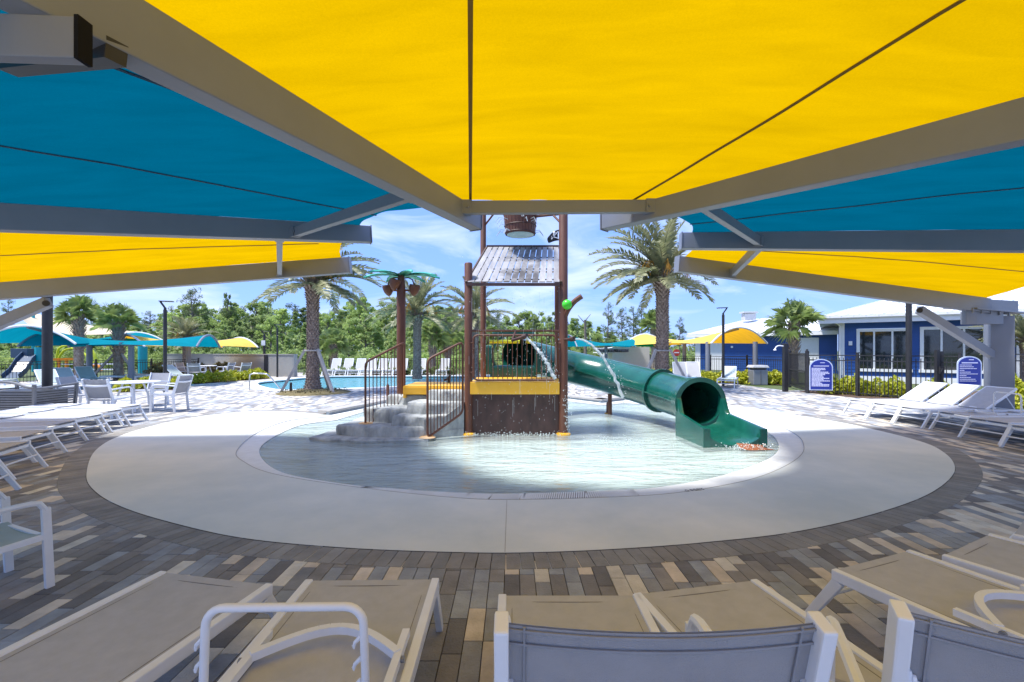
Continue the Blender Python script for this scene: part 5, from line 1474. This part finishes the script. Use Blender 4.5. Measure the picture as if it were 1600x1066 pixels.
# ================================================================== SMALL CANOPIES
def twin(c, ang, L_, W_, H, rise, m, mrim, lab, grp, ends=(1, 1), two_posts=False):
    t = thing('twin_canopy', lab, 'canopy', (c[0], c[1], 0), ang, grp)
    def fn(u, v):
        uu = -1 + 2 * u; vv = -1 + 2 * v; au = abs(uu)
        return V((uu * L_, vv * W_ * (0.62 + 0.38 * au ** 0.8), H - 0.10 * au - vv * vv * 0.16 + rise * (au ** 1.5) * (1 - vv * vv)))
    mb = MB(); mb.grid(fn, 20, 14); obj('cloth', mb, m, t, smooth=True)
    for s, on in ((0, ends[0]), (1, ends[1])):
        r_ = MB(); r_.tube([fn(s, k / 16) for k in range(17)], 0.045, 8); obj('rim', r_, mrim, t, smooth=True)
    mb = MB(); mb.tube([(0, 0, 0), (0, 0, H - 0.15)], 0.11, 12); obj('post', mb, M_steel, t, smooth=True)
    mb = MB(); mb.beam((-L_ * .98, 0, H - 0.05 + rise * .8), (0, 0, H - .2), 0.07, 0.09); mb.beam((0, 0, H - .2), (L_ * .98, 0, H - 0.05 + rise * .8), 0.07, 0.09); mb.beam((0, -W_ * .6, H - .12), (0, W_ * .6, H - .12), 0.07, .08); obj('arm', mb, M_steel, t)
    if two_posts:
        for s in (-1, 1):
            mb = MB(); mb.tube([(-L_, s * W_ * .97, 0), (-L_, s * W_ * .97, H - 0.24)], 0.07, 10); obj('end_post', mb, M_steel, t, smooth=True)
    return t
gcs = 'small twin canopies round the deck'
twin((-18.85, 20.3), radians(101), 3.3, 1.6, 2.02, 0.52, M_bfab2, M_alu, 'blue barrel canopy nearest the left edge', gcs)
twin((-16.4, 19.6), radians(18), 2.9, 1.6, 1.92, 0.38, M_bfab2, M_steel, 'blue twin canopy between the two sabal palms', gcs)
twin((-17.2, 24.2), radians(70), 3.0, 1.45, 1.95, 0.42, M_yfab2, M_alu, 'yellow twin canopy behind the left lamp post', gcs)
twin((10.0, 26.4), radians(-78), 4.6, 1.55, 2.1, 0.62, M_yfab2, M_alu, 'long yellow twin canopy in front of the blue annex', gcs, two_posts=False)
for px, Y in ((1107, 21.9), (1183, 21.9)):
    q = GY(px, Y); 
twin((6.3, 30.5), radians(10), 2.6, 1.8, 2.0, 0.62, M_bfab2, M_steel, 'teal twin canopy over the white service building', gcs)
t = thing('canopy_end_posts', 'pair of pale posts carrying the arched end of the right yellow canopy', 'posts', (0, 0, 0))
for px in (1106, 1180):
    mb = MB(); q = GY(px, 22.0); mb.lathe([(0.11, 0), (0.11, 1.93)], (q[0], q[1], 0), 12); obj('post', mb, M_steel, t, smooth=True)
sail = thing('cream_shade_sail', 'cream pointed shade sail over the playground', 'shade sail', (0, 0, 0))
top_ = catmull([tuple(P(32, 496, 30)), tuple(P(52, 490, 33)), tuple(P(110, 502, 33)), tuple(P(165, 513, 34)), tuple(P(217, 519, 35))], 0.3, closed=False)
low_ = catmull([tuple(P(32, 497, 30)), tuple(P(54, 514, 29.5)), tuple(P(84, 522, 30)), tuple(P(150, 523, 32)), tuple(P(217, 520, 35))], 0.3, closed=False)
mb = MB()
def sl_(u, v):
    p = V(top_[min(len(top_) - 1, int(u * (len(top_) - 1)))]).lerp(V(low_[min(len(low_) - 1, int(u * (len(low_) - 1)))]), v); p.z -= 0.12 * v * (1 - v) * 4 * u * (1 - u); return p
mb.grid(sl_, 16, 10); obj('cloth', mb, M_cream, sail, smooth=True)
mb = MB(); mb.tube([P(52, 489, 32), V((P(52, 489, 32).x, 32, 0))], 0.09, 8); obj('mast', mb, M_teal, sail, smooth=True)
# playground
pg = thing('playground_set', 'playground with slate blue slide, teal posts and orange climbing bars behind the fence', 'playground', (0, 0, 0))
for px, Y, r, zt in ((62, 27, .22, 1.7), (223, 30, .26, 2.55)):
    mb = MB(); q = GY(px, Y); mb.lathe([(r, 0), (r, zt)], (q[0], q[1], 0), 14)
    obj('teal_post', mb, M_teal, pg, smooth=True)
mb = MB()
for pts in ([(88, 575), (92, 545), (110, 540)], [(60, 560), (75, 540), (100, 528), (125, 545)], [(92, 560), (100, 548), (118, 545), (140, 560), (148, 572)]):
    pp = [tuple(P(a, b, 29)) for a, b in pts]; mb.tube(catmull(pp, 0.2, closed=False), 0.07, 8)
pp = [tuple(P(a, b, 29)) for a, b in ((138, 542), (148, 555), (154, 580))]; mb.tube(catmull(pp, 0.2, closed=False), 0.09, 8)
obj('lime_arch', mb, M_yellowp, pg, smooth=True)
mb = MB()
mb.beam(P(80, 562, 28), P(118, 561, 28), 0.08, 0.14)
for px in (92, 104): mb.beam(V((*GY(px, 28), 0)), V((*GY(px, 28), 1.0)), 0.12, 0.12)
mb.tube([P(149 + 9 * cos(a), 580 - 9 * sin(a), 28) for a in [pi * k / 10 for k in range(11)]], 0.09, 8)
obj('orange_bars', mb, M_orange, pg, smooth=True)
mb = MB(); sp_ = [P(48, 556, 27), P(38, 566, 26.4), P(28, 582, 25.8), P(16, 592, 25.2)]
for i in range(3): mb.beam(sp_[i], sp_[i + 1], 0.7, 0.06); 
for s in (-.36, .36):
    for i in range(3): mb.beam(sp_[i] + V((s, s * .3, .12)), sp_[i + 1] + V((s, s * .3, .12)), 0.05, 0.3)
mb.box(P(42, 552, 27.3), (1.0, 0.9, 0.55)); obj('slide', mb, M_navy, pg, bevel=0.03)
for z in (0.45, 0.75):
    mb = MB(); mb.beam((*GY(96, 25.5), z), (*GY(180, 25.5), z), 0.05, 0.06); obj('low_rail', mb, M_alu, pg)

# ================================================================== HEDGES AND PLANTS
def leafcloud(mb, fn, n, sz, rr, up=0.3):
    for _ in range(n):
        p = fn(rr); s = sz * rr.uniform(0.6, 1.35)
        a = V((rr.gauss(0, 1), rr.gauss(0, 1), rr.gauss(0, 1) + up)).normalized(); b = a.orthogonal().normalized()
        b = Matrix.Rotation(rr.uniform(0, 6.28), 3, a) @ b; c = a.cross(b)
        mb.add([p - b * s, p - c * s * .45, p + b * s, p + c * s * .45], [(0, 1, 2, 3)])
def hedge(pts, wd, h, n, m, lab, sz=0.07, seed=1, name='hedge', cat='hedge'):
    rr = random.Random(seed); segs = [(V((*pts[i], 0)), V((*pts[i + 1], 0))) for i in range(len(pts) - 1)]
    Ls = [(b - a).length for a, b in segs]; tot = sum(Ls); mb = MB()
    nc = int(tot / 0.34) + 1; clumps = []
    for k in range(nc * 2):
        r = rr.random() * tot
        for (a, b), l_ in zip(segs, Ls):
            if r < l_: break
            r -= l_
        d = (b - a).normalized(); nn_ = V((-d.y, d.x, 0))
        clumps.append((a + d * r + nn_ * rr.uniform(-.5, .5) * wd * .7, rr.uniform(0.75, 1.15) * h))
    def fn(q):
        c, hh = q.choice(clumps); th = q.uniform(0, 6.28); ph = q.random()
        rad = wd * 0.38 * q.uniform(0.6, 1.05)
        return c + V((cos(th) * rad, sin(th) * rad, 0)) * (1 - ph ** 3) + V((0, 0, 0.04 + ph * hh * q.uniform(.85, 1.05)))
    leafcloud(mb, fn, n, sz, rr)
    o = tag(obj(name, mb, m), lab, cat)
    return o
hedge([GY(192, 16.6), GY(283, 18.2)], 0.9, 0.46, 3600, M_hedge, 'yellow green hedge behind the left dining table, crossed by the lamp post', seed=2)
hedge([GY(308, 20.6), GY(416, 24.8)], 0.9, 0.46, 4200, M_hedge, 'yellow green hedge in front of the grey wall', seed=3)
hedge([GY(1076, 21.6), GY(1226, 20.2)], 1.0, 0.55, 4200, M_hedge, 'yellow green hedge behind the litter bin and right lamp post', seed=4)
hedge([GY(1290, 15.9), GY(1400, 14.8), GY(1475, 14.0)], 0.9, 0.58, 5200, M_hedge, 'yellow green hedge behind the fence below the clubhouse windows', seed=5, sz=0.065)
hedge([GY(1008, 24.0), GY(1060, 23.4)], 0.9, 0.5, 1400, M_hedge, 'yellow green hedge behind the date palm braces', seed=6)
hedge([GY(1568, 11.6), GY(1640, 11.0)], 0.8, 0.75, 2400, M_hedge, 'yellow green bush at the right edge behind the grey column', seed=7, name='bush', cat='bush')
hedge([GY(232, 23.0), GY(348, 27)], 1.2, 0.75, 3000, M_foun, 'dull grassy shrubs along the fence under the left canopies', seed=8, sz=0.09, name='shrub_bed', cat='shrubs')
hedge([GY(478, 27.8), GY(660, 28.2), GY(760, 28.4)], 0.7, 0.45, 2600, M_lf2, 'low green plants behind the upright white loungers', seed=9, sz=0.09, name='shrub_bed', cat='shrubs')
tag(sheet('mulch_bed', [[GY(1248, 16.4), GY(1330, 14.6), GY(1425, 13.2), GY(1520, 12.0), GY(1700, 11.6), GY(1700, 15.0), GY(1290, 18.6)]], 0.012, M_mulch), kind='structure')
tag(sheet('mulch_bed', [[GY(185, 16.2), GY(290, 17.6), GY(285, 19.2), GY(185, 17.6)]], 0.012, M_mulch), kind='structure')
tag(sheet('mulch_bed', [[GY(303, 20.2), GY(420, 24.2), GY(415, 26.0), GY(300, 22)]], 0.012, M_mulch), kind='structure')
tag(sheet('mulch_bed', [[GY(1000, 22.6), GY(1232, 19.6), GY(1232, 21.6), GY(1000, 25)]], 0.012, M_mulch), kind='structure')

# ---------------- palms
def frond_mesh(name, elev, L_, seed, nl=38, droop=1.0, m=None, ll=0.42):
    rr = random.Random(seed); mb = MB(); pts = []; p = V((0, 0, 0)); e = elev; N = 22
    for i in range(N + 1):
        pts.append(p.copy()); e2 = e - droop * (i / N) ** 1.1 * 1.9; p = p + V((cos(e2), 0, sin(e2))) * (L_ / N)
    mb.tube(pts, [0.022 * (1 - .8 * i / N) + .003 for i in range(N + 1)], 4, cap=False)
    for k in range(nl):
        t = 0.10 + 0.90 * k / nl; f = t * N; i = min(N - 1, int(f)); q = pts[i].lerp(pts[i + 1], f - i); d = (pts[i + 1] - pts[i]).normalized(); up = V((0, 1, 0)).cross(d).normalized()
        if up.z < 0: up = -up
        l_ = ll * (sin(pi * min(1, t * 0.82 + 0.13)) ** 0.6) * rr.uniform(.8, 1.1)
        for s in (-1, 1):
            dr = (d * rr.uniform(.55, .95) + V((0, s, 0)) * rr.uniform(.6, .9) + up * rr.uniform(.15, .55)).normalized()
            w_ = 0.027; wd = d.cross(dr).cross(dr).normalized() * w_
            tip = q + dr * l_ + V((0, 0, -0.12 * l_ - rr.random() * .05)); mid = q + dr * l_ * .5
            mb.add([q - wd * .5, q + wd * .5, mid + wd, mid - wd], [(0, 1, 2, 3)]); mb.add([mid - wd, mid + wd, tip], [(0, 1, 2)])
    return mb.mesh('frond', m or M_frond)
FRM = [[frond_mesh('f', radians(e), L_, 10 + i * 3 + j, droop=dr) for j in range(2)] for i, (e, L_, dr) in enumerate(((84, 2.1, .35), (66, 2.5, .55), (46, 2.7, .62), (24, 2.6, .55), (0, 2.0, .45)))]
def trunk_mesh(h, r, rb, rtop, seed, m=None):
    rr = random.Random(seed); mb = MB(); prof = []
    n = int(h / 0.09)
    for i in range(n + 1):
        z = h * i / n; t = i / n
        rad = r + (rb - r) * math.exp(-z * 3.2) + (rtop - r) * max(0, (t - .86) / .14)
        prof.append((rad * .93, z))
    mb.lathe(prof, n=16)
    # overlapping leaf scars
    rows = int(h / 0.085); per = 11
    for i in range(rows):
        z = 0.05 + h * i / rows; t = z / h; rad = r + (rb - r) * math.exp(-z * 3.2) + (rtop - r) * max(0, (t - .86) / .14)
        for k in range(per):
            a = 2 * pi * (k + 0.5 * (i % 2)) / per + rr.uniform(-.08, .08); ca, sa = cos(a), sin(a); w_ = rad * 2 * pi / per * 0.62; o = V((ca * rad * .92, sa * rad * .92, z)); T = V((-sa, ca, 0)) * w_ / 2; Rd = V((ca, sa, 0)); pr = 0.035 * rr.uniform(.6, 1.4) * (1 + 1.2 * max(0, (t - .8) / .2))
            mb.add([o - T + V((0, 0, -.05)), o + T + V((0, 0, -.05)), o + Rd * (pr + .01) + T * .7 + V((0, 0, .03)), o + Rd * (pr + .01) - T * .7 + V((0, 0, .03)), o + V((0, 0, .055))],
                   [(0, 1, 2, 3), (3, 2, 4), (0, 3, 4), (1, 4, 2)])
    return mb.mesh('trunk', m or M_trunk, smooth=25)
def date_palm(x, y, h, r, rb, seed, lab, nf=46, braces=True, scale=1.0, bias=None, grp=None, wind=0.0):
    rr = random.Random(seed); t = thing('date_palm', lab, 'palm tree', (x, y, 0), 0, grp)
    link('trunk', trunk_mesh(h, r, rb, r * 1.25, seed), t)
    mb = MB()
    for k in range(60):
        a = k * 2.4; z = h - 0.12 + 0.5 * (k / 60); q = r * 1.15 * (1 - .45 * k / 60); o = V((cos(a) * q, sin(a) * q, z)); d = V((cos(a) * .75, sin(a) * .75, 0.75)).normalized()
        mb.beam(o, o + d * rr.uniform(.22, .42), 0.085, 0.03, 0.03, 0.02, up=(-cos(a), -sin(a), 1))
    mb.lathe([(r * 1.1, h - .15), (r * .9, h + .2), (r * .3, h + .5)], n=12)
    obj('crown_base', mb, M_boots, t)
    mb = MB()
    for k in range(7):
        a = rr.uniform(0, 6.28); pts = [V((cos(a) * r * .6, sin(a) * r * .6, h + .2)), V((cos(a) * .45, sin(a) * .45, h + .7)), V((cos(a) * .8, sin(a) * .8, h + .75)), V((cos(a) * 1.0, sin(a) * 1.0, h + .45))]
        mb.tube(pts, [.02, .018, .015, .01], 5)
        for j in range(26): b = pts[2].lerp(pts[3], rr.random()); mb.tube([b, b + V((rr.gauss(0, .08), rr.gauss(0, .08), -rr.uniform(.1, .4)))], .007, 3)
    obj('fruit_stalk', mb, M_frondo, t)
    for k in range(nf):
        a = k * 2.39996 + rr.uniform(-.25, .25); lv = min(4, int(5 * (k / nf) ** 0.85))
        if bias is not None: a -= wind * sin(a - bias)
        o = link('frond', rr.choice(FRM[lv]), t); o.location = (cos(a) * r * .4, sin(a) * r * .4, h + 0.42 - 0.09 * lv)
        s = rr.uniform(.85, 1.1) * scale
        o.scale = (s, s, s); o.rotation_euler = (rr.uniform(-.25, .25), rr.uniform(-.12, .12), a)
    if braces:
        for k, a in enumerate((radians(200), radians(-28), radians(80))):
            mb = MB(); mb.beam((cos(a) * 1.05, sin(a) * 1.05, 0.0), (cos(a) * (r + .05), sin(a) * (r + .05), 1.55), 0.085, 0.085); obj('brace', mb, M_wood, t)
        mb = MB(); mb.tube([((r + .07) * cos(2 * pi * k / 16), (r + .07) * sin(2 * pi * k / 16), 1.5) for k in range(16)], 0.03, 6, closed=True); obj('strap', mb, M_wood, t)
    return t
g = G(487, 614)
date_palm(g.x, g.y + .1, 3.75, 0.20, 0.36, 3, 'date palm with braced trunk growing in a mulch ring beside the pool, left', nf=46, bias=-.3, wind=.75)
mb = MB(); mb.lathe([(1.25, 0.0), (1.1, 0.05), (0.4, 0.13), (0.1, 0.14)], (g.x + .05, g.y + .1, 0.0), 28)
rr = random.Random(4); leafcloud(mb, lambda q: V((g.x + q.gauss(0, .5), g.y + .1 + q.gauss(0, .5), 0.07 + q.random() * .05)), 500, .04, rr)
tag(obj('mulch_ring', mb, mat('grassy_mulch', (0.10, 0.09, 0.035), .95, col2=(0.22, 0.17, 0.08), vscale=9, bump=.8)), 'round mulch and grass mound at the foot of the left date palm', 'mulch')
mb = MB(); mb.tube([(0, 0, 0), (0, 0, .2), (.02, -.03, .32)], .045, 8); o = obj('uplight', mb, M_dark); o.location = (g.x - 0.62, g.y - .25, 0.06); tag(o, 'small black garden spotlight at the foot of the left date palm', 'spotlight')
date_palm(5.65, 17.1, 4.05, 0.225, 0.31, 8, 'date palm with braced trunk behind the green slide, right', nf=50, scale=1.08, bias=3.3, wind=.6)
bgd = 'date palms in the background'
d3 = date_palm(-5.0, 24.0, 3.2, 0.2, 0.28, 12, 'date palm far behind the coconut spray post', nf=44, braces=False, grp=bgd)
dup(d3, ((742 - 800) / FPX * 26, 26, 0), 1.3, 'date palm far behind the left tower posts', bgd, scale=(1, 1, 1.03))
dup(d3, (-20.8, 29, 0), 2.2, 'date palm behind the left lamp post and yellow canopy', bgd, scale=(.8, .8, .66))
dup(d3, (19.6, 17.4, 0), 0.6, 'date palm standing before the clubhouse window behind the grey column', bgd, scale=(.6, .6, .55))

def fan_mesh(elev, seed):
    rr = random.Random(seed); mb = MB(); e = radians(elev); d = V((cos(e), 0, sin(e))); b = d * .62; mb.tube([(0, 0, 0), b * .6, b + V((0, 0, -.05))], [.018, .014, .010], 4, cap=False); b = b + V((0, 0, -.05))
    up = V((-sin(e), 0, cos(e)))
    for k in range(26):
        a = radians(-125 + 250 * k / 25); dr = (d * cos(a) + V((0, 1, 0)) * sin(a) * .85 + up * (0.45 * abs(sin(a)) - .05)).normalized(); l_ = 0.72 * (0.62 + 0.38 * cos(a * .6)) * rr.uniform(.88, 1.08)
        side = dr.cross(up).normalized() * .017; mid = b + dr * l_ * .55; tip = b + dr * l_ + V((rr.gauss(0, .02), rr.gauss(0, .02), -.26 * rr.uniform(.4, 1.3)))
        mb.add([b, mid + side, tip, mid - side], [(0, 1, 2), (0, 2, 3)])
    return mb.mesh('fan_leaf', M_fan)
FAN = [[fan_mesh(e, 30 + i * 2 + j) for j in range(2)] for i, e in enumerate((80, 55, 32, 10, -22))]
def sabal(x, y, h, r, seed, lab, nf=36, scale=1.0, braces=False, grp='sabal palms round the deck'):
    rr = random.Random(seed); t = thing('sabal_palm', lab, 'palm tree', (x, y, 0), 0, grp)
    link('trunk', trunk_mesh(h, r, r * 1.15, r * 1.15, seed, M_trunk2), t)
    mb = MB()
    for k in range(90):
        a = k * 2.4; z = h * (0.45 + .55 * k / 90); o = V((cos(a) * r, sin(a) * r, z)); mb.beam(o, o + V((cos(a) * .13, sin(a) * .13, .2)), .07, .025, .03, .02, up=(-cos(a), -sin(a), 1))
    obj('leaf_bases', mb, M_boots, t)
    for k in range(nf):
        a = k * 2.39996 + rr.uniform(-.3, .3); lv = min(4, int(5 * (k / nf) ** .8)); o = link('fan_leaf', rr.choice(FAN[lv]), t); o.location = (0, 0, h + .12 - .05 * lv)
        s = rr.uniform(.9, 1.2) * scale; o.scale = (s, s, s); o.rotation_euler = (rr.uniform(-.9, .9), rr.uniform(-.3, .3), a)
    if braces:
        for a in (radians(190), radians(-10)):
            mb = MB(); mb.beam((cos(a) * 1.3, sin(a) * 1.3, 0.0), (cos(a) * r, sin(a) * r, 1.35), .08, .08); obj('brace', mb, M_wood, t)
    return t
sabal(*GY(123, 22.5), 3.3, 0.18, 1, 'taller sabal palm at the left in front of the cream shade sail', nf=26, scale=.80)
sabal(*GY(185, 21.0), 2.85, 0.18, 2, 'shorter sabal palm with wooden braces left of the lamp post', nf=24, scale=.72, braces=True)
sabal(*GY(1240, 20.6), 2.8, 0.17, 3, 'sabal palm in front of the blue annex behind the gate', nf=24, scale=.85)
sabal(*GY(521, 30), 1.9, 0.2, 4, 'small sabal palm at the edge of the woods right of the left date palm', nf=26, scale=.9)
sabal(*GY(676, 30), 2.6, 0.2, 5, 'sabal palm at the woods edge behind the stair railing', nf=28, scale=.9)
sabal(*GY(700, 31), 2.4, 0.2, 6, 'sabal palm at the woods edge just left of the tower post', nf=26, scale=.9)
sabal(*GY(1022, 36), 3.6, 0.2, 7, 'sabal palm far behind the right date palm', nf=30, scale=1.0)

# ---------------- the woods
def tree_meshes(kind, seed):
    rr = random.Random(seed); tr = MB(); lf = MB()
    H = 1.0                                                  # unit height, scaled on placing; about 9 m in use
    if kind == 'broad':
        tr.tube([(0, 0, 0), (rr.gauss(0, .01), 0, .4), (rr.gauss(0, .02), 0, .75), (0, 0, .93)], [.016, .013, .008, .003], 6)
        cl = []
        for k in range(30):
            t = rr.uniform(.26, .97); rad = .19 * (1 - abs(t - .52) * 1.35) * rr.uniform(.3, 1.3); a = rr.uniform(0, 6.28)
            c = V((cos(a) * rad, sin(a) * rad, t)); cl.append((c, rr.uniform(.03, .075))); tr.tube([(0, 0, t - .12), c], [.006, .002], 4)
        n = 3600; sz = .0165
    elif kind == 'cone':
        tr.tube([(0, 0, 0), (0, 0, .97)], [.015, .003], 6); cl = []
        for k in range(24):
            t = .22 + .76 * k / 24; rad = .17 * (1.06 - t) * rr.uniform(.3, 1.4); a = k * 2.4
            c = V((cos(a) * rad, sin(a) * rad, t)); cl.append((c, .028 + .05 * (1.05 - t))); tr.tube([(0, 0, t - .03), c], [.004, .0015], 4)
        n = 2400; sz = .019
    elif kind == 'pine':
        tr.tube([(0, 0, 0), (rr.gauss(0, .01), 0, .5), (rr.gauss(0, .02), rr.gauss(0, .02), .97)], [.013, .011, .004], 6); cl = []
        for k in range(34):
            t = rr.uniform(.50, .98); rad = .17 * (1.15 - t) / .6 * rr.uniform(.3, 1.2) + .01; a = rr.uniform(0, 6.28)
            c = V((cos(a) * rad, sin(a) * rad, t + .02)); cl.append((c, rr.uniform(.03, .055))); tr.tube([(0, 0, t - .03), c], [.005, .002], 4)
        n = 2600; sz = .009
    else:                                                    # bush
        cl = [(V((rr.gauss(0, .28), rr.gauss(0, .28), rr.uniform(.15, .7))), rr.uniform(.15, .28)) for _ in range(12)]; n = 1500; sz = .045
        tr.tube([(0, 0, 0), (0, 0, .5)], .02, 5)
    def fn(q):
        c, r = q.choice(cl); d = V((q.gauss(0, 1), q.gauss(0, 1), q.gauss(0, .75))).normalized(); return c + d * r * q.random() ** .45
    leafcloud(lf, fn, n, sz, rr)
    return tr.mesh('trunk', M_bark), lf
KM = []
for kind, seeds, mm in (('broad', (1, 2, 3), (M_lf1, M_lf1, M_lf2)), ('cone', (4, 5), (M_lf1, M_lf2)), ('pine', (6, 7), (M_pine, M_pine)), ('bush', (8, 9), (M_lf1, M_lf2))):
    for s_, m in zip(seeds, mm):
        tm, lf = tree_meshes(kind, s_); KM.append((kind, tm, lf.mesh('crown', m)))
def tree(kidx, x, y, h, wd, lab, grp, name='tree', cat='tree', rz=0):
    kind, tm, lm = KM[kidx]
    t = thing(name, lab, cat, (x, y, -0.05), rz, grp); t.scale = (h * wd, h * wd, h)
    link('trunk', tm, t); link('crown', lm, t)
    return t
TOP = [(-250, 510), (0, 512), (90, 505), (180, 500), (240, 490), (270, 478), (300, 476), (345, 474), (400, 470), (460, 476), (520, 482), (560, 464), (600, 474), (660, 482), (700, 476), (750, 484), (800, 488), (850, 489), (880, 492), (915, 497), (940, 505), (965, 520), (1000, 512), (1050, 515), (1085, 528), (1110, 534)]
def ytop(px):
    for i in range(len(TOP) - 1):
        if TOP[i][0] <= px <= TOP[i + 1][0]:
            t = (px - TOP[i][0]) / (TOP[i + 1][0] - TOP[i][0]); return TOP[i][1] + t * (TOP[i + 1][1] - TOP[i][1])
    return TOP[0][1] if px < 0 else TOP[-1][1]
rr = random.Random(77)
lab_w = 'one of the green trees massed in the woods behind the pool'; grp_w = 'trees massed in the woods'
for row, (Y0, Y1, step, f0, f1) in enumerate(((60, 68, 17, .90, 1.06), (50, 58, 19, .72, 1.0), (41, 48, 24, .45, .82))):
    px = -230
    while px < (1100 if row == 0 else 955):
        px += step * rr.uniform(.7, 1.3)
        Y = rr.uniform(Y0, Y1); h = (CAMZ + (HOR - ytop(px)) / FPX * Y) * rr.uniform(f0, f1)
        if px > 945 and row == 0: h *= .9
        k = rr.choice((0, 0, 1, 1, 2, 2, 3, 4)) if row else rr.choice((0, 1, 2, 0, 4, 5, 1, 2, 6))
        wd = rr.uniform(.9, 1.35)
        if h < 5.5: wd *= 1.25
        tree(k, (px - 800) / FPX * Y, Y, max(2.5, h), wd, lab_w, grp_w, rz=rr.uniform(0, 6.28))
px = -230
while px < 1090:
    px += 17 * rr.uniform(.7, 1.3); Y = rr.uniform(36, 41) if px < 940 else rr.uniform(40, 46)
    s = rr.uniform(1.3, 2.5); t = tree(rr.choice((7, 8)), (px - 800) / FPX * Y, Y, s, 1.25, 'one of the low green bushes along the edge of the woods', 'bushes along the woods', name='bush', cat='bush', rz=rr.uniform(0, 6.28))
tall = ((302, 456, 46, 5, 'tall pine with open crown rising above the woods right of the left lamp post', 1.1), (356, 462, 52, 2, 'thin pale tree sticking out above the woods at left', .5), (620, 466, 58, 1, 'tree whose top rises above the woods between date palm and coconut post', .9),
        (563, 462, 56, 1, 'broad tree top rising right of the left date palm crown', 1.0), (950, 478, 46, 6, 'slim dark pine just right of the curved tower arm', .75), (972, 486, 48, 5, 'dark pine left of the right date palm, second of the group', .9), (990, 484, 47, 6, 'dark pine left of the right date palm, third of the group', 1.0),
        (1003, 478, 52, 5, 'tallest dark pine directly left of the right date palm trunk', .8), (1062, 500, 50, 6, 'dark pine right of the right date palm trunk', .8), (128, 478, 50, 5, 'pine top showing behind the taller sabal palm', .8), (12, 470, 50, 6, 'thin pine at the left edge above the blue canopy', .7))
for px, yt, Y, k, lb, wd in tall:
    tree(k, (px - 800) / FPX * Y, Y, CAMZ + (HOR - yt) / FPX * Y + .3, wd, lb, None, name='pine_tree' if k in (5, 6) else 'tree', rz=rr.uniform(0, 6))
t = thing('dead_tree', 'bare pale dead trunk standing right of the tower', 'tree', (*GY(914, 40), 0))
mb = MB(); mb.tube([(0, 0, 0), (.05, 0, 2.5), (0, 0, 4.2)], [.16, .13, .09], 8); mb.tube([(0, 0, 4.1), (.5, 0, 4.7)], [.05, .02], 5); mb.tube([(0, 0, 3.9), (-.6, 0, 4.6)], [.05, .02], 5); obj('trunk', mb, M_bark, t)
# far understorey so no daylight shows under the crowns
mb = MB(); rr = random.Random(3)
leafcloud(mb, lambda q: V((q.uniform(-105, 12), q.uniform(62, 72), q.uniform(0, 1) ** 1.2 * 4.6)), 22000, .30, rr)
leafcloud(mb, lambda q: V((q.uniform(-82, 10), q.uniform(46, 58), q.uniform(0, 1) ** 1.3 * 3.6)), 16000, .20, rr)
leafcloud(mb, lambda q: V((q.uniform(12, 34), q.uniform(58, 66), q.uniform(0, 1) * 2.0)), 3500, .25, rr)
tag(obj('understorey', mb, M_lf2), 'dense green undergrowth filling the woods between the trunks', 'undergrowth', kind='stuff')
